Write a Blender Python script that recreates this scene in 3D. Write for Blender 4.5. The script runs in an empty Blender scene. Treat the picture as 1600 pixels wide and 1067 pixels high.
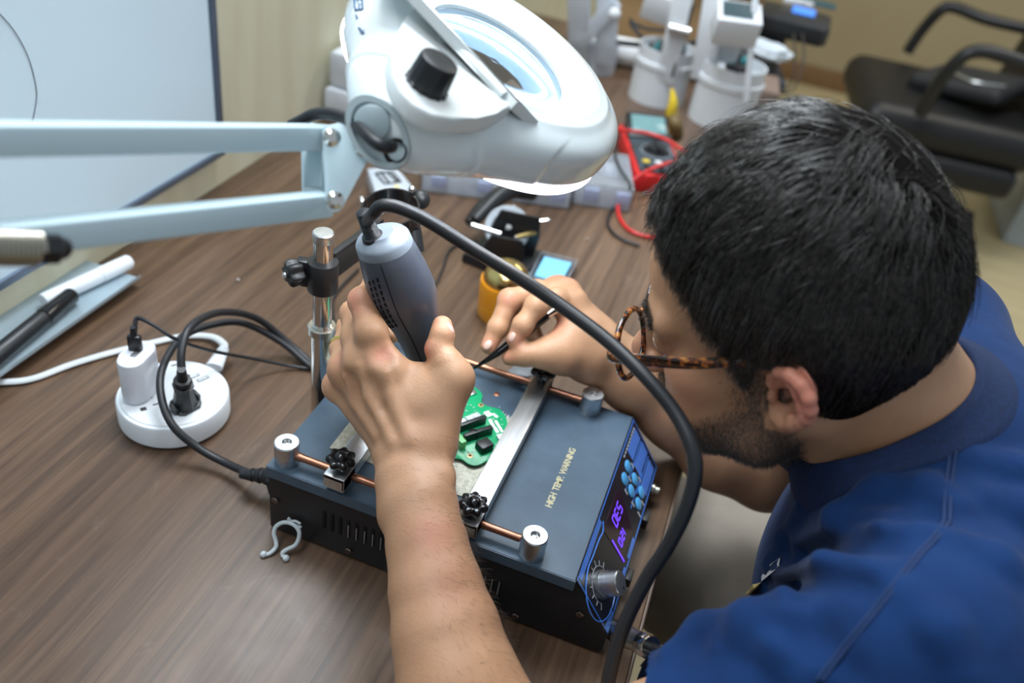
import bpy, bmesh, math, random
import numpy as np
from mathutils import Vector, Matrix

# ------------------------------------------------------------------ camera, world, lights
# Everything is laid out with the desk top at z = 0 and lifted by Z0, so the real floor is at z = 0.
Z0 = 0.75
C = bpy.context.scene.collection
scene = bpy.context.scene
FPX = 1331.62                                     # focal length in pixels of the 1600-wide frame
CAM = np.array([0.28798, -0.43909, 0.61305])      # relative to the desk top
RC = np.array([[0.93568257, 0.32258434, 0.1429597],      # rows: right, down, forward
               [0.30341064, -0.52877701, -0.79267702],
               [-0.18011139, 0.78506957, -0.59264295]])
cd = bpy.data.cameras.new('camera')
cam = bpy.data.objects.new('camera', cd)
C.objects.link(cam)
cd.sensor_width = 36.0
cd.lens = FPX / 1600 * 36.0
cd.clip_start = 0.02
cd.dof.use_dof = True
cd.dof.focus_distance = 0.66
cd.dof.aperture_fstop = 4.0
r, d, f = RC
cam.matrix_world = Matrix(((r[0], -d[0], -f[0], CAM[0]), (r[1], -d[1], -f[1], CAM[1]),
                           (r[2], -d[2], -f[2], CAM[2] + Z0), (0, 0, 0, 1)))
scene.camera = cam

scene.view_settings.view_transform = 'Standard'
scene.view_settings.look = 'None'
scene.view_settings.gamma = 1.0
scene.view_settings.use_curve_mapping = False
scene.view_settings.exposure = 0.0
scene.cycles.use_denoising = True
scene.cycles.max_bounces = 8

world = bpy.data.worlds.new('room light')
scene.world = world
world.use_nodes = True
world.node_tree.nodes['Background'].inputs[0].default_value = (0.80, 0.90, 1.0, 1)
world.node_tree.nodes['Background'].inputs[1].default_value = 0.48

def area(name, loc, target, sx, sy, power, color):
    L = bpy.data.lights.new(name, 'AREA')
    L.shape = 'RECTANGLE'; L.size = sx; L.size_y = sy; L.energy = power; L.color = color
    o = bpy.data.objects.new(name, L)
    o.location = (loc[0], loc[1], loc[2] + Z0)
    dv = Vector(target) - Vector(loc)
    o.rotation_euler = dv.to_track_quat('-Z', 'Y').to_euler()
    C.objects.link(o)
    return o
area('ceiling_panel_light', (-0.25, 0.75, 1.95), (-0.15, 0.6, 0), 1.2, 0.6, 58, (0.86, 0.94, 1.0))
area('added_fill_light_behind', (-0.55, -0.30, 1.95), (-0.40, -0.2, 0), 1.2, 0.6, 22, (0.90, 0.95, 1.0))  # unseen fill added for the hand and forearm, no lamp known there
area('ceiling_panel_light_far', (1.2, 2.6, 1.95), (1.2, 2.8, 0), 1.2, 0.6, 26, (1.0, 0.93, 0.8))

# ------------------------------------------------------------------ placing
def W(u, v, d):
    """the point d metres ahead of the camera seen at photo pixel (u, v)"""
    return CAM + RC.T @ np.array([(u - 800) / FPX * d, (v - 533.5) / FPX * d, d])
def onz(u, v, z=0.0):
    dr = RC.T @ np.array([(u - 800) / FPX, (v - 533.5) / FPX, 1.0])
    return CAM + dr * ((z - CAM[2]) / dr[2])
def ony(u, v, y):
    dr = RC.T @ np.array([(u - 800) / FPX, (v - 533.5) / FPX, 1.0])
    return CAM + dr * ((y - CAM[1]) / dr[1])
def onx(u, v, x):
    dr = RC.T @ np.array([(u - 800) / FPX, (v - 533.5) / FPX, 1.0])
    return CAM + dr * ((x - CAM[0]) / dr[0])
def V3(p): return np.array(p, dtype=float)
def unit(v):
    v = V3(v); return v / np.linalg.norm(v)
def frame(zdir, xhint=(1, 0, 0)):
    """3x3 with columns x, y, z"""
    z = unit(zdir); x = V3(xhint) - z * (V3(xhint) @ z)
    if np.linalg.norm(x) < 1e-6: x = V3((0, 1, 0)) - z * z[1]
    x = unit(x); return np.stack([x, np.cross(z, x), z], 1)

# ------------------------------------------------------------------ materials
MATS = {}
def mat(name, col, rough=0.5, metal=0.0, var=None, vscale=20.0, vstretch=(1, 1, 1), bump=0.0, bscale=200.0,
        spec=0.5, coat=0.0, trans=0.0, ior=1.45, emit=None, estr=0.0, alpha=1.0, sheen=0.0, sss=0.0, vcon=(0.35, 0.65)):
    if name in MATS: return MATS[name]
    m = bpy.data.materials.new(name); m.use_nodes = True
    nt = m.node_tree; b = nt.nodes['Principled BSDF']
    b.inputs['Base Color'].default_value = (*col, 1)
    b.inputs['Roughness'].default_value = rough
    b.inputs['Metallic'].default_value = metal
    b.inputs['Specular IOR Level'].default_value = spec
    b.inputs['Coat Weight'].default_value = coat
    b.inputs['Coat Roughness'].default_value = 0.08
    b.inputs['Transmission Weight'].default_value = trans
    b.inputs['IOR'].default_value = ior
    b.inputs['Alpha'].default_value = alpha
    b.inputs['Sheen Weight'].default_value = sheen
    if sss:
        b.inputs['Subsurface Weight'].default_value = sss
        b.inputs['Subsurface Radius'].default_value = (1.0, 0.35, 0.2)
        b.inputs['Subsurface Scale'].default_value = 0.004
    if emit:
        b.inputs['Emission Color'].default_value = (*emit, 1)
        b.inputs['Emission Strength'].default_value = estr
    tc = nt.nodes.new('ShaderNodeTexCoord'); mp = nt.nodes.new('ShaderNodeMapping')
    mp.inputs['Scale'].default_value = vstretch
    nt.links.new(tc.outputs['Object'], mp.inputs['Vector'])
    if var is None: var = tuple(min(1, c * 0.88) for c in col)
    nz = nt.nodes.new('ShaderNodeTexNoise'); nz.inputs['Scale'].default_value = vscale
    nz.inputs['Detail'].default_value = 4
    nt.links.new(mp.outputs[0], nz.inputs['Vector'])
    rp = nt.nodes.new('ShaderNodeValToRGB')
    rp.color_ramp.elements[0].position = vcon[0]; rp.color_ramp.elements[0].color = (*var, 1)
    rp.color_ramp.elements[1].position = vcon[1]; rp.color_ramp.elements[1].color = (*col, 1)
    nt.links.new(nz.outputs['Fac'], rp.inputs[0]); nt.links.new(rp.outputs[0], b.inputs['Base Color'])
    if bump:
        n2 = nt.nodes.new('ShaderNodeTexNoise'); n2.inputs['Scale'].default_value = bscale
        n2.inputs['Detail'].default_value = 5
        nt.links.new(mp.outputs[0], n2.inputs['Vector'])
        bp = nt.nodes.new('ShaderNodeBump'); bp.inputs['Strength'].default_value = bump
        bp.inputs['Distance'].default_value = 0.001
        nt.links.new(n2.outputs['Fac'], bp.inputs['Height']); nt.links.new(bp.outputs[0], b.inputs['Normal'])
    MATS[name] = m
    return m

def wood_desk():
    m = bpy.data.materials.new('walnut_laminate'); m.use_nodes = True
    nt = m.node_tree; N = nt.nodes; L = nt.links; b = N['Principled BSDF']
    tc = N.new('ShaderNodeTexCoord')
    def noise(scale, stretch, detail=6, rough=0.6, dist=0.0):
        mp = N.new('ShaderNodeMapping'); mp.inputs['Scale'].default_value = stretch
        L.new(tc.outputs['Object'], mp.inputs[0])
        n = N.new('ShaderNodeTexNoise'); n.inputs['Scale'].default_value = scale
        n.inputs['Detail'].default_value = detail; n.inputs['Roughness'].default_value = rough
        n.inputs['Distortion'].default_value = dist
        L.new(mp.outputs[0], n.inputs['Vector']); return n
    def ramp(src, stops):
        r_ = N.new('ShaderNodeValToRGB'); el = r_.color_ramp.elements
        while len(el) < len(stops): el.new(0.5)
        for e, (p, c) in zip(el, stops): e.position = p; e.color = (*c, 1)
        L.new(src, r_.inputs[0]); return r_
    broad = ramp(noise(1.0, (9, 0.9, 1), 5, 0.6, 0.6).outputs['Fac'], [(0.3, (0.072, 0.040, 0.023)), (0.5, (0.110, 0.064, 0.038)), (0.68, (0.172, 0.106, 0.066))])
    fine = ramp(noise(1.0, (120, 4, 1), 6, 0.7).outputs['Fac'], [(0.35, (0.50, 0.47, 0.45)), (0.62, (1.28, 1.25, 1.22))])
    pores = ramp(noise(1.0, (420, 12, 1), 3, 0.6).outputs['Fac'], [(0.3, (0.7, 0.7, 0.7)), (0.5, (1, 1, 1))])
    m1 = N.new('ShaderNodeMixRGB'); m1.blend_type = 'MULTIPLY'; m1.inputs[0].default_value = 0.8
    L.new(broad.outputs[0], m1.inputs[1]); L.new(fine.outputs[0], m1.inputs[2])
    m2 = N.new('ShaderNodeMixRGB'); m2.blend_type = 'MULTIPLY'; m2.inputs[0].default_value = 0.6
    L.new(m1.outputs[0], m2.inputs[1]); L.new(pores.outputs[0], m2.inputs[2])
    # pale scuffs worn into the laminate
    sc = ramp(noise(1.0, (14, 10, 1), 8, 0.75, 1.0).outputs['Fac'], [(0.60, (0, 0, 0)), (0.74, (0.35, 0.35, 0.35))])
    m3 = N.new('ShaderNodeMixRGB'); m3.inputs[2].default_value = (0.24, 0.19, 0.15, 1)
    L.new(sc.outputs[0], m3.inputs[0]); L.new(m2.outputs[0], m3.inputs[1]); L.new(m3.outputs[0], b.inputs['Base Color'])
    rr = ramp(noise(1.0, (6, 6, 1), 6, 0.7).outputs['Fac'], [(0.3, (0.30, 0.30, 0.30)), (0.7, (0.46, 0.46, 0.46))])
    L.new(rr.outputs[0], b.inputs['Roughness'])
    bp = N.new('ShaderNodeBump'); bp.inputs['Strength'].default_value = 0.12; bp.inputs['Distance'].default_value = 0.0006
    L.new(noise(1.0, (420, 12, 1), 3, 0.6).outputs['Fac'], bp.inputs['Height']); L.new(bp.outputs[0], b.inputs['Normal'])
    return m
M_DESK = wood_desk()

def plain(name, **k): return mat(name, **k)
M_PLY = mat('plywood', (0.68, 0.65, 0.49), 0.6, var=(0.61, 0.57, 0.41), vscale=1.0, vstretch=(3, 22, 3.0), bump=0.05, bscale=60)
M_WALLB = mat('beige_wall', (0.36, 0.30, 0.18), 0.7, var=(0.33, 0.27, 0.165), vscale=2.0)
M_FLOOR = mat('pale_vinyl_floor', (0.52, 0.44, 0.26), 0.45, var=(0.45, 0.37, 0.21), vscale=3.0, vstretch=(1, 6, 1))
M_BLACK = mat('black_plastic', (0.012, 0.013, 0.015), 0.38, bump=0.03, bscale=900)
M_BLACKG = mat('glossy_black_plastic', (0.008, 0.008, 0.009), 0.16)
M_RUBBER = mat('black_rubber', (0.014, 0.015, 0.018), 0.42)
M_BOX = mat('black_powder_coat', (0.010, 0.011, 0.013), 0.40, var=(0.014, 0.015, 0.018), vscale=40, bump=0.06, bscale=1500)
M_BOXTOP = mat('black_lid_blue_reflection', (0.070, 0.110, 0.155), 0.30, var=(0.054, 0.086, 0.122), vscale=28, bump=0.06, bscale=1500)  # black coat; bluish reflection of the lit room put into its colour
M_ALU = mat('satin_aluminium', (0.66, 0.68, 0.70), 0.33, 1.0, var=(0.58, 0.60, 0.62), vscale=300, vstretch=(1, 0.05, 1), bump=0.04, bscale=800)
M_CHROME = mat('polished_chrome', (0.78, 0.77, 0.74), 0.13, 1.0)
M_COPPER = mat('copper_rod', (0.42, 0.20, 0.13), 0.36, 1.0, var=(0.30, 0.14, 0.09), vscale=90)
M_STEEL = mat('steel', (0.55, 0.55, 0.54), 0.28, 1.0)
M_WHITEP = mat('white_plastic', (0.80, 0.84, 0.88), 0.34, var=(0.78, 0.82, 0.86), vscale=5)
M_LAMP = mat('gloss_white_lamp_shell', (0.76, 0.83, 0.85), 0.16, var=(0.75, 0.82, 0.84), vscale=3, coat=0.5)
M_LAMP2 = mat('satin_white_lamp_cover', (0.74, 0.79, 0.79), 0.34, var=(0.73, 0.78, 0.78), vscale=3)
M_PAINT = mat('pale_grey_painted_steel', (0.56, 0.71, 0.77), 0.34, var=(0.54, 0.69, 0.75), vscale=8)
M_GREEN = mat('green_solder_mask', (0.0, 0.30, 0.115), 0.28, var=(0.0, 0.26, 0.10), vscale=80)
M_RED = mat('red_rubber', (0.62, 0.02, 0.02), 0.4)
M_GOLDM = mat('gold_metal', (0.80, 0.58, 0.16), 0.18, 1.0)
M_CLEAR = mat('clear_polypropylene', (0.86, 0.90, 0.95), 0.12, trans=0.85, ior=1.25, var=(0.84, 0.88, 0.95))
M_FROST = mat('frosted_polypropylene', (0.72, 0.77, 0.84), 0.35, trans=0.35, ior=1.3, var=(0.68, 0.74, 0.82))

# ------------------------------------------------------------------ mesh building
class MB:
    def __init__(s): s.v = []; s.f = []; s.mi = []; s.cur = 0
    def add(s, verts, faces, Mx=None, loc=None):
        k = len(s.v); verts = np.asarray(verts, float)
        if Mx is not None: verts = verts @ np.asarray(Mx, float).T
        if loc is not None: verts = verts + np.asarray(loc, float)
        s.v.extend(verts.tolist())
        s.f.extend([tuple(i + k for i in fc) for fc in faces]); s.mi.extend([s.cur] * len(faces))
        return s
    def bm(s, b, Mx=None, loc=None):
        b.verts.index_update()
        s.add([tuple(v.co) for v in b.verts], [[v.index for v in f.verts] for f in b.faces], Mx, loc); b.free(); return s
    def box(s, c, size, bev=0.0, Mx=None, seg=2, taper=1.0):
        """box centred on c (in world), axes Mx columns"""
        b = bmesh.new(); bmesh.ops.create_cube(b, size=1.0)
        for v in b.verts:
            t = taper if v.co.z > 0 else 1.0
            v.co = Vector((v.co.x * size[0] * t, v.co.y * size[1] * t, v.co.z * size[2]))
        if bev: bmesh.ops.bevel(b, geom=list(b.edges), offset=bev, segments=seg, profile=0.5, affect='EDGES', clamp_overlap=True)
        return s.bm(b, Mx, c)
    def prism(s, pts, z0, z1, bev=0.0, Mx=None, loc=None, seg=2):
        """closed outline pts (x, y) extruded z0..z1"""
        b = bmesh.new(); n = len(pts)
        lo = [b.verts.new((p[0], p[1], z0)) for p in pts]; hi = [b.verts.new((p[0], p[1], z1)) for p in pts]
        b.faces.new(lo[::-1]); b.faces.new(hi)
        for i in range(n): b.faces.new((lo[i], lo[(i + 1) % n], hi[(i + 1) % n], hi[i]))
        if bev:
            es = [e for e in b.edges if abs(e.verts[0].co.z - e.verts[1].co.z) < 1e-9]
            bmesh.ops.bevel(b, geom=es, offset=bev, segments=seg, profile=0.5, affect='EDGES', clamp_overlap=True)
        return s.bm(b, Mx, loc)
    def lathe(s, prof, n=32, Mx=None, loc=None, caps=True, wob=None):
        """prof: list of (radius, z); wob(theta, r, z) -> radius"""
        vs = []; fs = []
        for (r_, z) in prof:
            for k in range(n):
                a = 2 * math.pi * k / n; rr = wob(a, r_, z) if wob else r_
                vs.append((rr * math.cos(a), rr * math.sin(a), z))
        for j in range(len(prof) - 1):
            for k in range(n):
                k2 = (k + 1) % n
                fs.append((j * n + k, j * n + k2, (j + 1) * n + k2, (j + 1) * n + k))
        if caps:
            fs.append(tuple(range(n))[::-1]); fs.append(tuple((len(prof) - 1) * n + k for k in range(n)))
        return s.add(vs, fs, Mx, loc)
    def cyl(s, p0, p1, r0, r1=None, n=24, bev=0.0):
        p0 = V3(p0); p1 = V3(p1); L = np.linalg.norm(p1 - p0); r1 = r0 if r1 is None else r1
        F = frame(p1 - p0, (0.123, 0.5, 0.3))
        pr = [(r0, 0), (r1, L)] if not bev else [(r0 - bev, 0), (r0 - bev * .3, bev * .3), (r0, bev), (r1, L - bev), (r1 - bev * .3, L - bev * .3), (r1 - bev, L)]
        return s.lathe(pr, n, F, p0)
    def tube(s, path, rad, n=12, smooth=6, flat=None, caps=True, flatdir=None):
        """path of 3D points through a Catmull-Rom curve; rad scalar or list; flat=(a, b) scales the section"""
        P = [V3(p) for p in path]; k = len(P)
        R_ = [rad] * k if np.isscalar(rad) else list(rad)
        Q = []; q = []
        if smooth > 1 and k > 2:
            for i in range(k - 1):
                p0 = P[max(i - 1, 0)]; p1 = P[i]; p2 = P[i + 1]; p3 = P[min(i + 2, k - 1)]
                for j in range(smooth):
                    t = j / smooth
                    Q.append(0.5 * ((2 * p1) + (p2 - p0) * t + (2 * p0 - 5 * p1 + 4 * p2 - p3) * t * t + (3 * p1 - p0 - 3 * p2 + p3) * t ** 3))
                    q.append(R_[i] * (1 - t) + R_[i + 1] * t)
            Q.append(P[-1]); q.append(R_[-1])
        else: Q = P; q = R_
        Q = np.array(Q); m = len(Q)
        T = np.gradient(Q, axis=0); T /= np.linalg.norm(T, axis=1)[:, None] + 1e-12
        up = V3(flatdir) if flatdir is not None else (V3((0, 0, 1)) if abs(T[0][2]) < 0.9 else V3((1, 0, 0)))
        vs = []
        x = unit(np.cross(up, T[0]))
        for i in range(m):
            if flatdir is not None:
                x = np.cross(up, T[i]); x = unit(x) if np.linalg.norm(x) > 1e-6 else x
            else:
                x = x - T[i] * (x @ T[i]); x = unit(x)
            y = np.cross(T[i], x)
            fa, fb = flat if flat else (1, 1)
            for j in range(n):
                a = 2 * math.pi * j / n
                vs.append(Q[i] + q[i] * (x * math.cos(a) * fa + y * math.sin(a) * fb))
        fs = [(i * n + j, i * n + (j + 1) % n, (i + 1) * n + (j + 1) % n, (i + 1) * n + j) for i in range(m - 1) for j in range(n)]
        if caps: fs.append(tuple(range(n))[::-1]); fs.append(tuple((m - 1) * n + j for j in range(n)))
        return s.add(vs, fs)
    def ball(s, c, r_, n=20, Mx=None):
        rr = (r_, r_, r_) if np.isscalar(r_) else r_
        b = bmesh.new(); bmesh.ops.create_uvsphere(b, u_segments=n, v_segments=max(6, n // 2), radius=1.0)
        for v in b.verts: v.co = Vector((v.co.x * rr[0], v.co.y * rr[1], v.co.z * rr[2]))
        return s.bm(b, Mx, c)

def obj(name, mb, m, parent=None, ang=35, base=None, label=None, cat=None, group=None, kind=None, smooth=True):
    """link one mesh object; verts of mb are in world coordinates (desk top at z = 0)"""
    me = bpy.data.meshes.new(name)
    v = np.array(mb.v, float)
    if parent is not None: org = V3(parent['_o'])
    elif base is not None: org = V3(base)
    else: org = np.array([(v[:, 0].min() + v[:, 0].max()) / 2, (v[:, 1].min() + v[:, 1].max()) / 2, v[:, 2].min()])
    me.from_pydata((v - org).tolist(), [], mb.f)
    ms = m if isinstance(m, (list, tuple)) else [m]
    for q in ms: me.materials.append(q)
    if len(ms) > 1: me.polygons.foreach_set('material_index', mb.mi)
    me.polygons.foreach_set('use_smooth', [smooth] * len(me.polygons))
    if smooth and ang < 180: me.set_sharp_from_angle(angle=math.radians(ang))
    me.update()
    o = bpy.data.objects.new(name, me); C.objects.link(o)
    if parent is not None:
        o.parent = parent
    else:
        o.location = (org[0], org[1], org[2] + Z0)
    o['_o'] = [float(x) for x in org]
    if label: o['label'] = label
    if cat: o['category'] = cat
    if group: o['group'] = group
    if kind: o['kind'] = kind
    return o
def thing(name, base, label, cat, group=None):
    o = bpy.data.objects.new(name, None); C.objects.link(o)
    o.empty_display_size = 0.02
    o.location = (base[0], base[1], base[2] + Z0); o['_o'] = [float(x) for x in base]
    o['label'] = label; o['category'] = cat
    if group: o['group'] = group
    return o
def text_mb(body, size, Mx, loc, depth=0.0002, align='CENTER', spacing=1.0):
    cu = bpy.data.curves.new('t', 'FONT'); cu.body = body; cu.size = size; cu.extrude = depth
    cu.align_x = align; cu.align_y = 'CENTER'; cu.resolution_u = 3; cu.offset = size * .018; cu.space_character = spacing; cu.space_word = 1.7
    t = bpy.data.objects.new('t', cu); C.objects.link(t)
    dg = bpy.context.evaluated_depsgraph_get()
    me = bpy.data.meshes.new_from_object(t.evaluated_get(dg))
    mb = MB(); mb.add([tuple(v.co) for v in me.vertices], [list(p.vertices) for p in me.polygons], Mx, loc)
    bpy.data.objects.remove(t); bpy.data.curves.remove(cu); bpy.data.meshes.remove(me)
    return mb

# ------------------------------------------------------------------ setting
XW, XF, YE = -0.4024, 0.3339, 1.72
b = MB(); b.box((1.0, 1.2, -0.76), (5.6, 7.4, 0.02)); obj('floor', b, M_FLOOR, kind='structure')
b = MB(); b.box((XW - 0.02, 1.1, 0.28), (0.04, 6.4, 2.06)); obj('wall_left', b, M_PLY, kind='structure')
b = MB(); b.box((1.2, 4.32, 0.28), (3.3, 0.04, 2.06)); obj('wall_back', b, M_WALLB, kind='structure')
b = MB(); b.box((1.2, 4.293, -0.70), (3.3, 0.014, 0.10), 0.003); obj('baseboard_back', b, mat('brown_skirting', (0.20, 0.11, 0.05), 0.5), kind='structure')

desk = thing('desk', ((XW + XF) / 2, 0.5, -0.75), 'long dark walnut laminate desk running along the plywood wall', 'desk')
b = MB(); b.box(((XW + XF) / 2, (YE - 1.1) / 2, -0.015), (XF - XW - 0.001, YE + 1.1, 0.03), 0.002); obj('desktop', b, M_DESK, desk)
M_EDGE = mat('walnut_edge_band', (0.16, 0.11, 0.08), 0.4, var=(0.11, 0.075, 0.055), vscale=3, vstretch=(1, 4, 120))
b = MB(); b.box((XF + 0.001, (YE - 1.1) / 2, -0.0155), (0.003, YE + 1.1, 0.0285), 0.0012); obj('edge_band', b, M_EDGE, desk)
for y in (-0.9, 0.75, 1.6):
    b = MB(); b.box(((XW + XF) / 2 + .05, y, -0.39), (0.56, 0.03, 0.72), 0.002); obj('leg', b, M_EDGE, desk)
# ------------------------------------------------------------------ signed-distance volumes -> smooth meshes
class Vol:
    def __init__(s, lo, hi, h):
        s.lo = V3(lo); s.h = h; s.n = np.ceil((V3(hi) - s.lo) / h).astype(int) + 1
        s.F = np.full(s.n, 0.5, np.float32)
        s.ax = [(s.lo[i] + h * np.arange(s.n[i])).astype(np.float32) for i in range(3)]
    def win(s, lo, hi):
        a = np.clip(np.floor((V3(lo) - s.lo) / s.h).astype(int), 0, s.n); b = np.clip(np.ceil((V3(hi) - s.lo) / s.h).astype(int) + 1, 0, s.n)
        return tuple(slice(a[i], max(a[i], b[i])) for i in range(3))
    def grid(s, w): return s.ax[0][w[0]][:, None, None], s.ax[1][w[1]][None, :, None], s.ax[2][w[2]][None, None, :]
    def op(s, fn, lo, hi, k=0.0, mode='u'):
        pad = k + 4 * s.h; w = s.win(V3(lo) - pad, V3(hi) + pad)
        if any(q.stop <= q.start for q in w): return s
        d = fn(*s.grid(w)); f = s.F[w]
        if mode == 'u':
            if k > 0: hh = np.maximum(k - np.abs(f - d), 0) / k; r_ = np.minimum(f, d) - hh * hh * k * 0.25
            else: r_ = np.minimum(f, d)
        elif mode == 's':
            d = -d
            if k > 0: hh = np.maximum(k - np.abs(f - d), 0) / k; r_ = np.maximum(f, d) + hh * hh * k * 0.25
            else: r_ = np.maximum(f, d)
        elif mode == 'add': r_ = f + d
        s.F[w] = r_; return s
    # primitives
    def cone(s, p0, p1, r0, r1, k=0.0, mode='u', wdir=None, sw=1.0):
        """rounded cone; wdir, sw: widen the section along wdir by sw"""
        p0 = V3(p0); p1 = V3(p1); dv = p1 - p0; L2 = max(dv @ dv, 1e-12); R_ = max(r0, r1) * max(1, sw)
        wd = None if wdir is None else unit(V3(wdir) - dv * ((V3(wdir) @ dv) / L2))
        def fn(X, Y, Z):
            x = X - p0[0]; y = Y - p0[1]; z = Z - p0[2]
            t = np.clip((x * dv[0] + y * dv[1] + z * dv[2]) / L2, 0, 1)
            x = x - t * dv[0]; y = y - t * dv[1]; z = z - t * dv[2]
            if wd is not None:
                c = (x * wd[0] + y * wd[1] + z * wd[2]) * (1 - 1 / sw)
                x = x - c * wd[0]; y = y - c * wd[1]; z = z - c * wd[2]
            return np.sqrt(x * x + y * y + z * z) - (r0 + (r1 - r0) * t)
        return s.op(fn, np.minimum(p0, p1) - R_, np.maximum(p0, p1) + R_, k, mode)
    def chain(s, pts, rs, k=0.0, mode='u', kj=None, wdir=None, sw=1.0):
        for i in range(len(pts) - 1): s.cone(pts[i], pts[i + 1], rs[i], rs[i + 1], k if i == 0 or kj is None else kj, mode, wdir, sw)
        return s
    def ell(s, c, rad, Mx=None, k=0.0, mode='u'):
        c = V3(c); rad = V3(rad); Mx = np.eye(3) if Mx is None else Mx
        ext = np.sqrt(((Mx * rad) ** 2).sum(1))
        def fn(X, Y, Z):
            x = X - c[0]; y = Y - c[1]; z = Z - c[2]
            q = [(x * Mx[0, i] + y * Mx[1, i] + z * Mx[2, i]) for i in range(3)]
            k0 = np.sqrt(sum((q[i] / rad[i]) ** 2 for i in range(3))); k1 = np.sqrt(sum((q[i] / rad[i] ** 2) ** 2 for i in range(3))) + 1e-9
            return k0 * (k0 - 1) / k1
        return s.op(fn, c - ext, c + ext, k, mode)
    def rbox(s, c, half, rr, Mx=None, k=0.0, mode='u'):
        c = V3(c); half = V3(half); Mx = np.eye(3) if Mx is None else Mx
        ext = (np.abs(Mx) * half).sum(1)
        def fn(X, Y, Z):
            x = X - c[0]; y = Y - c[1]; z = Z - c[2]
            q = [np.abs(x * Mx[0, i] + y * Mx[1, i] + z * Mx[2, i]) - half[i] + rr for i in range(3)]
            return np.sqrt(sum(np.maximum(a, 0) ** 2 for a in q)) + np.minimum(np.maximum(q[0], np.maximum(q[1], q[2])), 0) - rr
        return s.op(fn, c - ext, c + ext, k, mode)
    def rcyl(s, c, R_, hz, rr, Mx=None, k=0.0, mode='u', cone=0.0):
        """rounded cylinder about local z, half height hz; cone: radius grows by cone per metre upward"""
        c = V3(c); Mx = np.eye(3) if Mx is None else Mx; half = V3((R_ + abs(cone) * hz, R_ + abs(cone) * hz, hz)); ext = (np.abs(Mx) * half).sum(1)
        def fn(X, Y, Z):
            x = X - c[0]; y = Y - c[1]; z = Z - c[2]
            q = [(x * Mx[0, i] + y * Mx[1, i] + z * Mx[2, i]) for i in range(3)]
            a = np.sqrt(q[0] ** 2 + q[1] ** 2) - R_ - cone * q[2] + rr; b_ = np.abs(q[2]) - hz + rr
            return np.sqrt(np.maximum(a, 0) ** 2 + np.maximum(b_, 0) ** 2) + np.minimum(np.maximum(a, b_), 0) - rr
        return s.op(fn, c - ext, c + ext, k, mode)
    def at(s, p):
        i = np.round((V3(p) - s.lo) / s.h).astype(int)
        if (i < 0).any() or (i >= s.n).any(): return 1.0
        return float(s.F[tuple(i)])
    def hit(s, u, v, d0=0.2, d1=1.3):
        """first surface point seen from the photo's viewpoint at pixel (u, v)"""
        t = np.arange(d0, d1, s.h * 0.5); dr = W(u, v, 1.0) - CAM
        P = CAM + t[:, None] * dr; i = np.round((P - s.lo) / s.h).astype(int)
        ok = ((i >= 0) & (i < s.n)).all(1); val = np.ones(len(t)); j = i[ok]; val[ok] = s.F[j[:, 0], j[:, 1], j[:, 2]]
        w = np.where(val < 0)[0]
        return None if len(w) == 0 else P[w[0]]
    def grad(s, p, e=None):
        e = e or 2 * s.h; p = V3(p)
        g = np.array([s.at(p + e * a) - s.at(p - e * a) for a in np.eye(3)]); return g / (np.linalg.norm(g) + 1e-9)
    def nearest(s, p, it=8):
        """pull a point on to the surface"""
        p = V3(p)
        for _ in range(it): p = p - s.grad(p) * s.at(p) * 0.9
        return p
    def mesh(s, mb=None):
        """naive surface nets"""
        F = s.F; S = F < 0; n = S.shape
        c = np.zeros((n[0] - 1, n[1] - 1, n[2] - 1), np.uint8)
        for i in (0, 1):
            for j in (0, 1):
                for k in (0, 1): c += S[i:n[0] - 1 + i, j:n[1] - 1 + j, k:n[2] - 1 + k]
        A = np.argwhere((c > 0) & (c < 8)); del c
        idx = np.full((n[0] - 1, n[1] - 1, n[2] - 1), -1, np.int32); idx[A[:, 0], A[:, 1], A[:, 2]] = np.arange(len(A))
        acc = np.zeros((len(A), 3)); cnt = np.zeros(len(A))
        for ax in range(3):
            o1, o2 = [q for q in range(3) if q != ax]
            for p in (0, 1):
                for q in (0, 1):
                    B = A.copy(); B[:, o1] += p; B[:, o2] += q; D = B.copy(); D[:, ax] += 1
                    fa = F[B[:, 0], B[:, 1], B[:, 2]]; fb = F[D[:, 0], D[:, 1], D[:, 2]]
                    m = (fa < 0) != (fb < 0); t = np.where(m, fa / np.where(m, fa - fb, 1), 0)
                    P = B.astype(float); P[:, ax] += t; acc[m] += P[m]; cnt[m] += 1
        V = s.lo + s.h * acc / cnt[:, None]
        faces = []
        for ax in range(3):
            o1, o2 = (ax + 1) % 3, (ax + 2) % 3
            sl0 = [slice(1, n[q] - 1) for q in range(3)]; sl0[ax] = slice(0, n[ax] - 1)
            sl1 = list(sl0); sl1[ax] = slice(1, n[ax])
            a = S[tuple(sl0)]; b_ = S[tuple(sl1)]; E = np.argwhere(a != b_); inside = a[E[:, 0], E[:, 1], E[:, 2]]
            off = np.array([1, 1, 1]); off[ax] = 0; E = E + off
            def cell(p, q): G = E.copy(); G[:, o1] -= p; G[:, o2] -= q; return idx[G[:, 0], G[:, 1], G[:, 2]]
            Q = np.stack([cell(0, 0), cell(1, 0), cell(1, 1), cell(0, 1)], 1)
            Q[~inside] = Q[~inside][:, ::-1]; faces.append(Q)
        Q = np.concatenate(faces)
        # two light smoothing passes take the grid texture off
        for lam in (0.5, -0.52, 0.5, -0.52):
            sm = np.zeros_like(V); ct = np.zeros(len(V))
            for a_, b2 in ((0, 1), (1, 2), (2, 3), (3, 0)):
                for x_, y_ in ((a_, b2), (b2, a_)):
                    for dd in range(3): sm[:, dd] += np.bincount(Q[:, x_], V[Q[:, y_], dd], len(V))
                    ct += np.bincount(Q[:, x_], minlength=len(V))
            V = V + lam * (sm / np.maximum(ct, 1)[:, None] - V)
        if mb is None: mb = MB()
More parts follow.
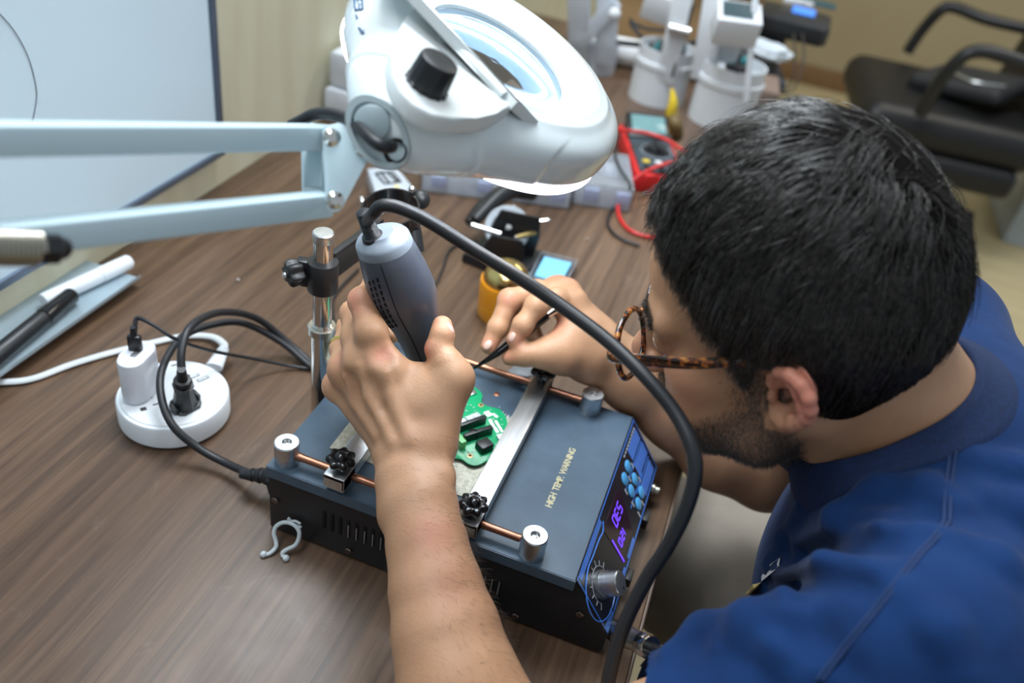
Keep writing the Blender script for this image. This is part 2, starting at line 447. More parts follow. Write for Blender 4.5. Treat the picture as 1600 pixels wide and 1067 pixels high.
        k = len(mb.v); mb.v.extend(V.tolist()); mb.f.extend((Q + k).tolist()); mb.mi.extend([mb.cur] * len(Q))
        return mb
# ------------------------------------------------------------------ whiteboard on the left wall
wb = thing('whiteboard', (-0.395, 0.1, 0.02), 'white magnetic whiteboard with grey frame and tray on the plywood wall', 'whiteboard')
M_WB = mat('whiteboard_enamel', (0.70, 0.87, 0.97), 0.22, var=(0.69, 0.86, 0.96), vscale=3)
M_FRM = mat('anodised_grey_frame', (0.17, 0.22, 0.30), 0.4, 0.6)
x0 = XW
b = MB(); b.box((x0 + 0.006, -0.19, 0.47), (0.008, 1.39, 0.82)); obj('writing_surface', b, M_WB, wb)
b = MB()
b.box((x0 + 0.007, 0.512, 0.465), (0.014, 0.010, 0.83), 0.0015)
b.box((x0 + 0.007, -0.19, 0.055), (0.014, 1.414, 0.010), 0.0015)
b.box((x0 + 0.007, -0.19, 0.875), (0.014, 1.414, 0.010), 0.0015)
b.box((x0 + 0.007, -0.892, 0.465), (0.014, 0.010, 0.83), 0.0015)
obj('frame', b, M_FRM, wb)
M_TRAY = mat('anodised_tray', (0.42, 0.52, 0.58), 0.35, 0.4)
b = MB()
b.prism([(0.0, 0.012), (0.070, 0.012), (0.076, 0.018), (0.076, 0.014), (0.071, 0.008), (0.0, 0.008)], -0.75, 0.25,
        Mx=np.array([[1, 0, 0], [0, 0, 1], [0, 1, 0]]), loc=(x0, 0, 0.0))
obj('pen_tray', b, M_TRAY, wb)
b = MB(); cpt = []
for u, v in [(-30, -6), (0, 22), (22, 48), (42, 84), (53, 120), (57, 150), (52, 183), (48, 200)]:
    cpt.append(onx(u, v, x0 + 0.0103))
b.tube(cpt, 0.0007, 6, flat=(1, 0.3)); obj('drawn_curve', b, mat('dry_marker_ink', (0.03, 0.03, 0.06), 0.6), wb)
# markers on the tray
def marker(p0, p1, r0, mats, label):
    p0 = V3(p0); p1 = V3(p1); dv = unit(p1 - p0); L = np.linalg.norm(p1 - p0)
    F = frame(dv, (0, 0, 1))
    t = thing('whiteboard_marker', p0 - np.array([0, 0, r0]), label, 'marker', None)
    b = MB(); b.lathe([(r0 * .9, 0), (r0, .002), (r0, L * .62), (r0 * .8, L * .64)], 24, F, p0); obj('barrel', b, mats[0], t)
    b = MB(); b.lathe([(r0 * .82, L * .62), (r0 * 1.04, L * .64), (r0 * 1.0, L * .98), (r0 * .85, L)], 24, F, p0); obj('cap', b, mats[1], t)
pa = onx(-40, 505, x0 + 0.052); pb = onx(45, 448, x0 + 0.050)
marker((x0 + .060, .045, .0225), (x0 + .046, .175, .0225), 0.0095, (M_BLACK, M_BLACKG), 'black dry-erase marker lying on the whiteboard tray')
marker((x0 + .030, .150, .0225), (x0 + .052, .262, .0215), 0.009, (M_WHITEP, M_WHITEP), 'white dry-erase marker on the tray beyond the black one')

# ------------------------------------------------------------------ preheating station
BL, BW, BH = 0.2712, 0.2106, 0.0793
PX, PZ = 0.0368, 0.0285
ph = thing('preheating_station', (BL / 2, BW / 2, 0), 'black metal preheating station with blue keypad and copper rods on the desk', 'hot plate')
b = MB()
side = [(0, 0.003), (BL + PX - 0.004, 0.003), (BL + PX, 0.006), (BL + PX, PZ), (BL, BH - 0.002), (0, BH - 0.002)]
MXZ = np.array([[1, 0, 0], [0, 0, 1], [0, 1, 0]])
b.prism(side, 0.0, BW, 0.0008, Mx=MXZ); obj('body', b, M_BOX, ph)
# lid with window over the heater: four strips and folded lips
hx0, hx1, hy0, hy1 = 0.035, 0.186, 0.040, 0.152
b = MB(); zt = BH - 0.001
def strip(x_0, x_1, y_0, y_1): b.box(((x_0 + x_1) / 2, (y_0 + y_1) / 2, zt), (x_1 - x_0, y_1 - y_0, 0.002))
strip(-0.001, BL + .0005, -0.001, hy0); strip(-0.001, BL + .0005, hy1, BW + .001); strip(-0.001, hx0, hy0, hy1); strip(hx1, BL + .0005, hy0, hy1)
b.box((BL / 2, -0.0012, BH - 0.006), (BL + .001, 0.0014, 0.011)); b.box((BL / 2, BW + 0.0012, BH - 0.006), (BL + .001, 0.0014, 0.011))
obj('lid', b, M_BOXTOP, ph)
b = MB(); b.box(((hx0 + hx1) / 2, (hy0 + hy1) / 2, BH + 0.0003), (hx1 - hx0 - .0006, hy1 - hy0 - .0006, 0.0016))
obj('heater_plate', b, mat('ceramic_heater', (0.50, 0.49, 0.41), 0.35, 0.4, var=(0.34, 0.33, 0.27), vscale=260, bump=.3, bscale=700), ph)
b = MB()
for k in range(46): b.box((hx0 + .002 + k * (hx1 - hx0 - .004) / 45, hy1 + 0.0006, BH + .0007), (0.0016, 0.0042, 0.0012))
obj('perforated_edge', b, mat('heater_grille', (0.62, 0.62, 0.60), 0.35, 0.6), ph)
# vents, screws
M_HOLE = mat('dark_opening', (0.002, 0.002, 0.002), 0.9)
M_FIN = mat('heatsink_fin', (0.45, 0.47, 0.47), 0.4, 0.8)
for k in range(9):
    x = 0.053 + k * 0.0076
    b = MB(); b.box((x, -0.0003, 0.0385), (0.0030, 0.0012, 0.021), 0.0004); o = obj('vent_slot', b, M_HOLE, ph)
    if k > 2: b = MB(); b.box((x + .0006, -0.0011, 0.0365), (0.0011, 0.0006, 0.015)); obj('fin', b, M_FIN, o)
for k in range(4):
    x = 0.194 + k * 0.0062
    b = MB(); b.box((x, -0.0003, 0.0365), (0.0030, 0.0012, 0.020), 0.0004); o = obj('vent_slot', b, M_HOLE, ph)
    b = MB(); b.box((x + .0004, -0.0011, 0.0365), (0.0014, 0.0006, 0.017)); obj('fin', b, M_FIN, o)
M_SCREW = mat('bronzed_screw', (0.22, 0.17, 0.15), 0.35, 1.0)
for x, z in [(0.006, 0.040), (0.077, 0.011), (0.232, 0.010), (0.282, 0.042)]:
    F = frame((0, -1, 0)); b = MB(); b.lathe([(0.0034, 0), (0.0034, .0008), (0.0024, .0016), (0.0008, .0012)], 20, F, (x, -0.0004, z)); obj('screw', b, M_SCREW, ph)
p = onz(776, 616, BH); b = MB(); b.lathe([(0.0030, 0), (0.0030, .0007), (0.0018, .0011)], 20, None, (p[0], p[1], BH - .0002)); obj('screw', b, M_COPPER, ph)
for x, y in [(0.02, 0.02), (0.25, 0.02), (0.02, 0.19), (0.25, 0.19)]:
    b = MB(); b.cyl((x, y, 0), (x, y, 0.006), 0.008, n=20); obj('rubber_foot', b, M_RUBBER, ph)
# posts
for x, y in [(0.011, 0.012), (0.231, 0.010), (0.011, 0.198), (0.229, 0.201)]:
    b = MB(); b.lathe([(0.0102, BH - .0004), (0.0106, BH + .001), (0.0106, BH + .0208), (0.0098, BH + .0218), (0.0040, BH + .0218), (0.0032, BH + .0185), (0.0006, BH + .0180)], 40, None, (x, y, 0))
    o = obj('post', b, M_ALU, ph)
    b = MB(); b.lathe([(0.0017, BH + .0182), (0.0026, BH + .0200), (0.0009, BH + .0205)], 6, None, (x, y, 0)); obj('post_screw', b, M_STEEL, o)
ZR = BH + 0.0105
for y in (0.011, 0.1995):
    b = MB(); b.cyl((0.020, y, ZR), (0.220, y, ZR), 0.0033, n=18); b.cyl((0.018, y, ZR), (0.026, y, ZR), 0.0036, n=18); obj('guide_rod', b, M_COPPER, ph)
# clamping bars
def bar(xc, wid, ylo, yhi):
    b = MB()
    b.box((xc, (ylo + yhi) / 2, ZR + 0.0065), (wid, yhi - ylo, 0.0040), 0.0005)
    b.box((xc, ylo + 0.010, ZR + 0.0010), (wid, 0.020, 0.0140), 0.0006)
    b.box((xc, yhi - 0.010, ZR + 0.0010), (wid, 0.020, 0.0140), 0.0006)
    b.box((xc + wid / 2 - .001, (ylo + yhi) / 2, ZR + 0.0010), (.002, yhi - ylo, 0.010), 0.0003)
    o = obj('clamping_bar', b, M_ALU, ph)
    for yk in (ylo + 0.012, yhi - 0.012):
        b = MB()
        def wob(a, r_, z): return r_ * (1 + 0.12 * math.cos(7 * a)) if r_ > 0.006 else r_
        z0 = ZR + 0.0085
        b.lathe([(0.005, z0), (0.0052, z0 + .0055), (0.0085, z0 + .0060), (0.0106, z0 + .0075), (0.0113, z0 + .0100), (0.0108, z0 + .0125), (0.0090, z0 + .0135), (0.0055, z0 + .0128), (0.0048, z0 + .0150), (0.0030, z0 + .0162), (0.0005, z0 + .0166)], 84, None, (xc, yk, 0), wob=wob)
        obj('star_knob', b, M_BLACKG, o, ang=50)
bar(0.1775, 0.0185, -0.001, 0.211)
bar(0.0630, 0.0185, -0.004, 0.211)
# white insulating tab under the far end of the right bar
b = MB(); q = [onz(u, v, ZR + .0006) for u, v in [(793, 578), (822, 556), (845, 556), (872, 569), (876, 580), (858, 590), (835, 585), (806, 588)]]
b.prism([(a[0], a[1]) for a in q], ZR - .0025, ZR - 0.0005, 0.0003); b.box((0.157, 0.212, ZR - .0085), (.010, .010, .018)); obj('ceramic_tab', b, mat('glazed_ceramic', (0.62, 0.68, 0.74), 0.3), ph)

# slanted keypad
PA = V3((BL, 0, BH)); E1 = V3((0, 1, 0)); E2 = unit((PX, 0, PZ - BH)); PN = unit(np.cross(E2, E1)); PN = PN if PN[0] > 0 else -PN
PLEN = math.hypot(PX, BH - PZ)
MP = np.stack([E1, E2, -PN], 1)            # local x along the desk edge, y down the slope
MPo = np.stack([E1, -E2, PN], 1)           # right-handed: x along +Y, y up the slope
def pp(y, s, h=0.0): return PA + E1 * y + E2 * s + PN * h
def pbox(b, y, s, wy, ws, h=0.0006, th=0.0004, bev=0.0): b.box(pp(y, s, h), (wy, ws, th), bev, MPo)
M_KP = mat('keypad_overlay', (0.018, 0.018, 0.028), 0.25)
M_BLUE = mat('keypad_blue_print', (0.06, 0.22, 0.75), 0.3, emit=(0.03, 0.16, 0.6), estr=0.0)
M_BLUE2 = mat('keypad_blue_field', (0.10, 0.25, 0.78), 0.3)
M_BTN = mat('keypad_blue_button', (0.10, 0.42, 0.80), 0.3)
b = MB(); pbox(b, BW / 2, PLEN / 2, BW, PLEN + .001, 0.0002, 0.0008); kp = obj('control_panel', b, M_KP, ph)
def outline(b, pts, w, h=0.0007):
    for i in range(len(pts)):
        (a0, s0), (a1, s1) = pts[i], pts[(i + 1) % len(pts)]
        L = math.hypot(a1 - a0, s1 - s0); dv = unit(E1 * (a1 - a0) + E2 * (s1 - s0))
        b.box(pp((a0 + a1) / 2, (s0 + s1) / 2, h), (L + w, w, .0003), 0, np.stack([dv, np.cross(PN, dv), PN], 1))
b = MB(); outline(b, [(.0015, .0015), (BW - .0015, .0015), (BW - .0015, PLEN - .0015), (.0015, PLEN - .0015)], .0012)
# meandering inner line round the dial
arc = [(0.074, 0.0075), (0.066, 0.012), (0.055, 0.0105)] + [(0.0255 + 0.031 * math.cos(a), 0.033 + 0.024 * math.sin(a)) for a in np.linspace(-1.3, -5.0, 14)]
b.tube([pp(y, s, .0008) for y, s in arc], .0006, 6, smooth=3)
for y in (0.1795,): pass
for k, (sa) in enumerate((0.0235, 0.0425)): pbox(b, 0.176, sa, 0.055, 0.0012, .0007, .0003)
pbox(b, 0.151, 0.0405, 0.050, 0.0009, .0007, .0003); pbox(b, 0.151, 0.0245, 0.040, 0.0009, .0007, .0003)
obj('printed_outline', b, M_BLUE, kp)
for y, s, wy, ws in [(0.187, 0.0145, 0.034, 0.0125), (0.187, 0.0325, 0.036, 0.0135), (0.182, 0.0515, 0.040, 0.0125), (0.038, 0.0045, 0.066, 0.0042), (0.094, 0.0590, 0.024, 0.0036), (0.060, 0.0590, 0.020, 0.0036), (0.012, 0.058, 0.020, 0.0052)]:
    b = MB(); pbox(b, y, s, wy, ws, .0007, .0003); obj('blue_field', b, M_BLUE2, kp)
b = MB()
for k in range(9): pbox(b, 0.201 - k * 0.0052, 0.0062, 0.0036, 0.0016, .0008, .0003)
for y, s in [(0.1652, .0225), (0.1655, .040), (0.1490, .0255), (0.1500, .0560), (0.1320, .026), (0.1330, .042), (0.1345, .056)]: pbox(b, y, s, 0.0022, 0.0060, .0008, .0003)
for k in range(11):
    a = math.radians(-215 + k * 25); cy, cs = 0.0255, 0.0320
    dv = unit(E1 * math.cos(a) + E2 * math.sin(a))
    b.box(pp(cy, cs, .0009) + dv * 0.0175, (0.0035 if k % 2 else .0055, 0.0007, .0003), 0, np.stack([dv, np.cross(PN, dv), PN], 1))
b.tube([pp(0.0255 + .0150 * math.cos(a), .0320 + .0150 * math.sin(a), .0008) for a in np.linspace(-3.75, 0.6, 24)], .0003, 5, smooth=1)
obj('printed_marks', b, mat('grey_print', (0.45, 0.47, 0.50), 0.5), kp)
for y, s in [(0.1566, 0.0165), (0.1408, 0.0180), (0.1577, 0.0328), (0.1417, 0.0333), (0.1576, 0.0492), (0.1425, 0.0500)]:
    b = MB(); b.lathe([(0.0062, .0004), (0.0062, .0010), (0.0050, .0017), (0.0005, .0019)], 32, MPo, pp(y, s)); obj('button', b, M_BTN, kp)
b = MB(); b.prism([(0.123, -0.0155), (0.119, -0.030), (0.110, -0.052), (0.072, -0.052), (0.068, -0.012), (0.118, -0.012)], .0005, .0010, Mx=MPo, loc=PA)
disp = obj('display_window', b, mat('smoked_display', (0.035, 0.016, 0.030), 0.12), kp)
M_LED = mat('violet_led', (0.10, 0.04, 0.9), 0.4, emit=(0.16, 0.05, 1.0), estr=1.5)
b = MB()
def seg7(y, s, ch, h=0.0105, w=0.0058):
    on = {'0': 'abcdef', '1': 'bc', '2': 'abged', '3': 'abgcd', '5': 'afgcd', '8': 'abcdefg', '6': 'afgedc'}[ch]
    # digits read with their top towards +X-up slope start; drawn along s
    q = {'a': (0, h, w, 0), 'g': (0, h / 2, w, 0), 'd': (0, 0, w, 0), 'f': (-w / 2, h * .75, 0, h / 2), 'b': (w / 2, h * .75, 0, h / 2), 'e': (-w / 2, h * .25, 0, h / 2), 'c': (w / 2, h * .25, 0, h / 2)}
    for c in on:
        oy, os_, ly, ls = q[c]; pbox(b, y - oy, s - os_, ly * .72 + .0011, ls * .72 + .0011, .0012, .0003)
for k, ch in enumerate('230'): seg7(0.108 - k * 0.0085, 0.0285, ch)
for k, ch in enumerate('150'): seg7(0.098 - k * 0.0078, 0.0440, ch, .0075, .0045)
obj('led_digits', b, M_LED, disp)
b = MB(); dv = unit(E1 * (0.0667 - .0659) + E2 * .025); b.box(pp(.0725, .041, .0012), (0.026, .0018, .0003), 0, np.stack([dv, np.cross(PN, dv), PN], 1)); obj('led_bar', b, M_LED, disp)
b = MB(); kc = pp(0.0255, 0.0320)
b.lathe([(0.0118, .0006), (0.0118, .0030), (0.0104, .0036), (0.0100, .0180), (0.0092, .0190), (0.0005, .0188)], 48, MPo, kc)
kn = obj('dial_knob', b, M_ALU, ph)
b = MB(); b.box(kc + PN * .0190 + E2 * .006, (0.0008, .0030, .0004), 0, MPo); obj('pointer_mark', b, M_BLACK, kn)
# switch and socket on the front under the slope
b = MB(); FXp = frame((1, 0, 0), (0, 1, 0)); b.lathe([(0.006, 0), (0.006, .004), (0.0045, .005), (0.0045, .009)], 24, FXp, (BL + PX, 0.192, 0.016)); obj('thermocouple_jack', b, mat('pale_brass', (0.6, 0.58, 0.50), .3, 1.0), ph)
b = MB(); b.box((BL + PX + .003, 0.150, .016), (.008, .016, .012), .001); obj('rocker_switch', b, M_BLACK, ph)
b = MB(); b.box((BL + PX + .003, 0.075, .016), (.008, .014, .010), .001); obj('fuse_cap', b, M_BLACK, ph)
# lettering on the lid
MT = np.stack([V3((0, 1, 0)), V3((-1, 0, 0)), V3((0, 0, 1))], 1)
b = text_mb('HIGH TEMP. WARNING', 0.0082, MT, (0.2295, 0.1020, BH + .0002), .00008, spacing=.86)
obj('warning_print', b, mat('pale_gold_print', (0.55, 0.50, 0.30), 0.5), ph)

# ------------------------------------------------------------------ mains lead of the station, loops of cable
def W3(lst): return [V3(p) for p in lst]
lead = thing('power_lead', (-0.12, 0.09, 0), 'thick black mains lead looping from the round socket to the station', 'power cord')
strip_c = V3((-0.160, 0.0852, 0.0)); SR = 0.0525; SH = 0.028
plugp = onz(285, 600, 0.060)
plug_top = onz(283, 575, 0.075)
b = MB()
pth = [onz(284, 583, .082), onz(284, 545, .098), onz(300, 508, .105), onz(345, 488, .085), onz(400, 497, .050), onz(450, 535, .018), onz(485, 566, .006), onz(520, 600, .0045),
       ]
b.tube(pth, 0.0038, 14)
pth2 = [onz(520, 592, .0045), onz(485, 572, .0055), onz(440, 535, .020), onz(380, 505, .045), onz(330, 508, .055), onz(283, 528, .062), onz(254, 575, .060), onz(252, 620, .052), onz(270, 665, .038), onz(310, 700, .020), onz(350, 722, .014), onz(385, 738, .018), onz(400, 744, .022)]
b.tube(pth2, 0.0038, 14)
obj('cable', b, M_RUBBER, lead)
# plug standing in the socket
pc = onz(290, 635, SH); tilt = unit(onz(284, 583, .082) - pc)
F = frame(tilt, (0.3, 1, 0))
b = MB()
b.prism([(-.0125, -.008), (-.0085, -.0115), (.0085, -.0115), (.0125, -.008), (.0125, .008), (.0085, .0115), (-.0085, .0115), (-.0125, .008)], 0.0005, 0.006, .001, Mx=F, loc=pc)
b.lathe([(.0118, .006), (.0104, .014), (.0088, .026), (.0082, .034), (.0098, .0345), (.0098, .038), (.0072, .0385), (.0072, .041), (.0086, .0415), (.0080, .046), (.0045, .047)], 8, F, pc)
b.box(pc + F[:, 0] * .0125 + F[:, 2] * .006, (.004, .010, .012), .001, F); b.box(pc - F[:, 0] * .0125 + F[:, 2] * .006, (.004, .010, .012), .001, F)
b.lathe([(.0050, .046), (.0045, .058), (.0038, .062)], 16, F, pc)
obj('plug', b, M_RUBBER, lead, ang=25)
# appliance connector at the station's left side
c0 = V3((-0.001, 0.036, 0.030)); c1 = V3((-0.030, 0.030, 0.025)); F = frame(c1 - c0, (0, 0, 1)); L = np.linalg.norm(c1 - c0)
b = MB(); b.prism([(-.010, -.013), (.006, -.013), (.010, -.009), (.010, .009), (.006, .013), (-.010, .013)], 0, .018, .0015, Mx=F, loc=c0)
b.lathe([(.0105, .016), (.0075, .024), (.0066, .025), (.0066, .027), (.0075, .0275), (.0060, .0325), (.0055, .033), (.0055, .0345), (.0065, .035), (.0050, .041), (.0042, .047)], 16, F, c0)
obj('connector', b, M_RUBBER, lead, ang=30)

usbc = thing('charging_cable', (-0.1, 0.12, 0), 'thin black charging cable plugged into the white wall charger', 'cable')
b = MB()
chg = onz(230, 575, .0)
CT = onz(211, 538, .083)
pth = [CT + V3((0, 0, -.006)), onz(211, 510, .094), onz(216, 497, .100), onz(240, 508, .098), onz(275, 530, .085), onz(330, 548, .055), onz(400, 561, .022), onz(450, 571, .006), onz(500, 574, .003), onz(530, 545, .003), onz(520, 470, .003), onz(560, 420, .003)]
b.tube(pth, [.0022] * 3 + [.0018] * 9, 10); obj('cable', b, M_RUBBER, usbc)
F = frame((0, 0, 1), (1, .3, 0)); b = MB(); b.box(CT, (.0125, .0070, .022), .002, F); b.cyl(CT + V3((0, 0, .010)), CT + V3((0, 0, .020)), .0032, .0024, 14); obj('plug', b, M_BLACK, usbc)

ps = thing('round_power_strip', strip_c, 'round white power strip with sockets and usb ports on the desk', 'power strip')
b = MB(); b.lathe([(SR - .004, 0), (SR, .004), (SR, SH - .003), (SR - .0012, SH - .001), (SR - .003, SH - .0005)], 96, None, strip_c); obj('body', b, M_WHITEP, ps)
b = MB(); b.lathe([(SR - .0035, SH - .002), (SR - .0040, SH + .0002), (SR - .0048, SH + .0008), (0.001, SH + .0008)], 96, None, strip_c, caps=False); b.f.append(tuple(range(288, 384))); b.mi.append(0); obj('face_plate', b, mat('glossy_white_plate', (0.80, 0.83, 0.86), 0.22), ps)
M_SLOT = mat('socket_slot', (0.03, 0.03, 0.03), 0.6); M_USB = mat('usb_port', (0.25, 0.25, 0.26), 0.4, .5)
def slot(u, v, lx, ly, ang, m=M_SLOT, name='socket_slot'):
    p = onz(u, v, SH + .0009); F = frame((0, 0, 1), (math.cos(ang), math.sin(ang), 0)); b = MB(); b.box(p, (lx, ly, .0006), 0, F); o = obj(name, b, m, ps); return p, F, o
for u, v, lx, ly, a, nm in [(274, 570, .0085, .0014, .9, 's'), (302, 588, .0120, .0045, 1.1, 'u'), (317, 592, .0120, .0045, 1.1, 'u'), (231, 623, .0085, .0014, .9, 's'), (246, 631, .0085, .0014, .9, 's'), (224, 639, .0055, .0045, .9, 's')]:
    p, F, o = slot(u, v, lx, ly, a, M_SLOT if nm == 's' else M_USB, 'socket_slot' if nm == 's' else 'usb_port')
    if nm == 'u': b = MB(); b.box(p + V3((0, 0, .0002)), (lx * .8, ly * .45, .0007), 0, F); obj('contact_tongue', b, M_WHITEP, o)

ch = thing('wall_charger', (chg[0], chg[1], SH), 'white phone charger block standing in the round power strip', 'charger')
F = frame((0, 0, 1), unit((0.93, 0.36, 0)))
base = onz(222, 612, SH + .001)
def stad(a, bb, n=12):
    pts = []
    for k in range(n + 1): t = -math.pi / 2 + math.pi * k / n; pts.append((a - bb + bb * math.cos(t), bb * math.sin(t)))
    for k in range(n + 1): t = math.pi / 2 + math.pi * k / n; pts.append((-(a - bb) + bb * math.cos(t), bb * math.sin(t)))
    return pts
Fch = frame((0, 0, 1), unit(onz(240, 535, .075) - onz(205, 570, .075)))
b = MB(); b.prism(stad(.0215, .0125), 0.0, .048, .002, Mx=Fch, loc=base, seg=3); obj('body', b, mat('white_charger_shell', (0.76, 0.78, 0.84), 0.3), ch)
b = MB(); tp = base + V3((0, 0, .048)); b.box(tp, (.013, .006, .0006), 0.0002, Fch); obj('usb_port', b, M_USB, ch)

wc = thing('white_flat_cord', (-0.25, 0.12, 0), 'flat white cord of the power strip lying across the desk', 'power cord')
b = MB(); pth = [onz(-60, 596, .003), onz(0, 597, .003), onz(50, 592, .003), onz(110, 570, .003), onz(170, 552, .003), onz(240, 535, .003), onz(290, 525, .004), onz(330, 526, .006), onz(349, 537, .012), onz(350, 548, .018)]
b.tube(pth, .0042, 12, flat=(1.0, .62)); obj('cable', b, mat('white_cable', (0.66, 0.69, 0.70), .4), wc)
b = MB(); a0 = onz(350, 544, .018); a1 = onz(334, 574, .015); b.tube([a0, a0 * .6 + a1 * .4, a1], [.0048, .0066, .0085], 14, flat=(1.1, .7)); obj('strain_relief', b, M_WHITEP, wc)

# white open ring clip on the desk
cl = thing('plastic_ring_clip', onz(435, 868, 0), 'white open plastic ring clip lying against the black station', 'clip')
b = MB()
q = [(412, 866, .0), (421, 865, 0.0), (431, 855, .003), (431, 845, .006), (428, 833, .011), (432, 822, .016), (444, 816, .020), (458, 819, .021), (467, 829, .018), (467, 841, .012), (461, 852, .007), (449, 858, .004), (442, 863, .002), (442, 868, .0), (447, 872, 0)]
pth = [onz(u, v, z + .0022) - V3((0, 0.0, 0)) for u, v, z in q]
pth = [V3((p[0], min(p[1], -.0035), p[2])) for p in pth]
b.tube(pth, .0019, 12); b.ball(pth[0], .0031, 14); b.ball(pth[-1], .0031, 14)
obj('ring', b, mat('milky_plastic', (0.62, 0.68, 0.70), .35), cl)
b = MB(); t0 = onz(458, 818, .023); t0[1] = -.0035
b.tube([t0 + V3((-.005, 0, .0045)), t0, t0 + V3((.008, 0, -.001))], .0014, 8); b.tube([t0 + V3((-.003, 0, .001)), t0 + V3((.002, 0, .004)), t0 + V3((.007, 0, .003))], .0011, 8); obj('latch', b, MATS['milky_plastic'], cl)
# ------------------------------------------------------------------ circuit board being worked on
ZP = BH + 0.0050
pcb = thing('circuit_board', onz(745, 668, ZP), 'green circuit board with black headers lying on the heater plate', 'circuit board')
outl = [(742, 605), (750, 611), (754, 618), (752, 625), (756, 632), (767, 636), (782, 640), (791, 653), (793, 668), (788, 684), (779, 700), (771, 712), (757, 722), (743, 727), (731, 724), (722, 717), (708, 714), (690, 700), (672, 690), (660, 668), (664, 640), (682, 616), (708, 606), (726, 600)]
P2 = [onz(u, v, ZP)[:2] for u, v in outl]
# round the outline with Catmull-Rom
def crc(P, k=4):
    n = len(P); out = []
    for i in range(n):
        p0, p1, p2, p3 = [V3(P[(i + j) % n]) for j in (-1, 0, 1, 2)]
        for j in range(k):
            t = j / k; out.append(0.5 * ((2 * p1) + (p2 - p0) * t + (2 * p0 - 5 * p1 + 4 * p2 - p3) * t * t + (3 * p1 - p0 - 3 * p2 + p3) * t ** 3))
    return out
P2 = crc(P2)
b = MB(); b.prism(P2, ZP - .0016, ZP, .0002); obj('board', b, M_GREEN, pcb)
M_SILK = mat('white_silkscreen', (0.80, 0.84, 0.80), .5)
def d2(u, v, z=ZP): return onz(u, v, z)
def pcbox(u0, v0, u1, v1, wid, h, m, name, bev=.0002, parent=pcb, lab=None):
    a = d2(u0, v0); c = d2(u1, v1); dv = c - a; L = np.linalg.norm(dv); F = frame((0, 0, 1), dv)
    b = MB(); b.box((a + c) / 2 + V3((0, 0, h / 2)), (L, wid, h), bev, F); return obj(name, b, m, parent, label=lab)
pcbox(718, 674, 757, 660, .0040, .0085, M_BLACK, 'header_socket')
pcbox(724, 690, 767, 676, .0040, .0085, M_BLACK, 'header_socket')
pcbox(747, 705, 765, 697, .0110, .0075, M_BLACK, 'inductor', .0008)
pcbox(731, 658, 751, 650, .0100, .0014, M_FROST, 'chip')
pcbox(719, 664, 729, 660, .0085, .0022, M_WHITEP, 'crystal')
pcbox(714, 697, 722, 694, .0120, .0090, mat('pale_green_terminal', (0.22, .62, .25), .35), 'terminal_block', .0005)
pcbox(730, 615, 742, 612, .0085, .0018, M_STEEL, 'usb_socket')
pcbox(777, 686, 786, 684, .0060, .0030, M_WHITEP, 'connector')
for (u, v) in [(736, 654), (744, 650), (741, 656), (748, 655)]: pcbox(u, v, u + 3, v - 1, .0018, .0022, M_STEEL, 'solder_pad')
b = MB(); rg = random.Random(4)
for k in range(46):
    u = rg.uniform(726, 786); v = rg.uniform(628, 712)
    if 730 < u < 770 and 655 < v < 695: continue
    if u > 775 and v > 690: continue
    a = d2(u, v); F = frame((0, 0, 1), (math.cos(.3), math.sin(.3), 0)); b.box(a + V3((0, 0, .0003)), (rg.uniform(.0008, .002), .0009, .0007), 0, F)
obj('surface_parts', b, M_FROST, pcb); pcb.children[-1]['kind'] = 'stuff'
b = MB()
dirm = unit(d2(784, 676) - d2(762, 643)); F = frame((0, 0, 1), dirm)
for (u0, v0, u1, v1, w) in [(759, 643, 766, 650, .0058), (770, 646, 777, 652, .0030), (765, 655, 772, 668, .0030), (774, 657, 785, 675, .0026), (773, 668, 778, 676, .0030)]:
    a = d2(u0, v0); c = d2(u1, v1); b.box((a + c) / 2 + V3((0, 0, .0001)), (np.linalg.norm(c - a), w, .0002), 0, frame((0, 0, 1), c - a))
obj('printed_marks', b, M_SILK, pcb)
for u, v in [(751.5, 633), (734.5, 712)]:
    b = MB(); p = d2(u, v); b.lathe([(.0026, 0), (.0026, .0002), (.0014, .0003)], 24, None, (p[0], p[1], ZP)); o = obj('mounting_hole', b, mat('gold_pad', (0.6, .38, .2), .35, .8), pcb)
    b = MB(); b.lathe([(.0013, .0003), (.0013, .0004), (.0001, .0004)], 20, None, (p[0], p[1], ZP)); obj('bore', b, M_HOLE, o)
b = MB()
p = d2(733, 680); b.tube([p, p + V3((0, 0, .006)), p + V3((.006, 0, .009)), p + V3((.009, -.002, .002))], .0009, 8)
obj('jumper_wire', b, M_BLACK, pcb)
# components that stick out below onto heater plate are left free; feet keep the board off the plate
for u, v in [(751.5, 633), (734.5, 712), (690, 690), (700, 620)]:
    b = MB(); p = d2(u, v); b.cyl((p[0], p[1], BH + .0010), (p[0], p[1], ZP - .001), .0020, n=14); obj('standoff', b, M_STEEL, pcb)
# ------------------------------------------------------------------ small things on the desk behind the station
def quadbox(name, corners, z0, z1, m, parent, bev=.001, **k):
    b = MB(); b.prism([(p[0], p[1]) for p in corners][::-1] if False else [(p[0], p[1]) for p in corners], z0, z1, bev); return obj(name, b, m, parent, **k)
def ccw(P):
    a = sum(P[i][0] * P[(i + 1) % len(P)][1] - P[(i + 1) % len(P)][0] * P[i][1] for i in range(len(P))); return P if a > 0 else P[::-1]
def rect(c, lx, ly, ang):
    ca, sa = math.cos(ang), math.sin(ang)
    return [(c[0] + ca * x - sa * y, c[1] + sa * x + ca * y) for x, y in ((-lx / 2, -ly / 2), (lx / 2, -ly / 2), (lx / 2, ly / 2), (-lx / 2, ly / 2))]

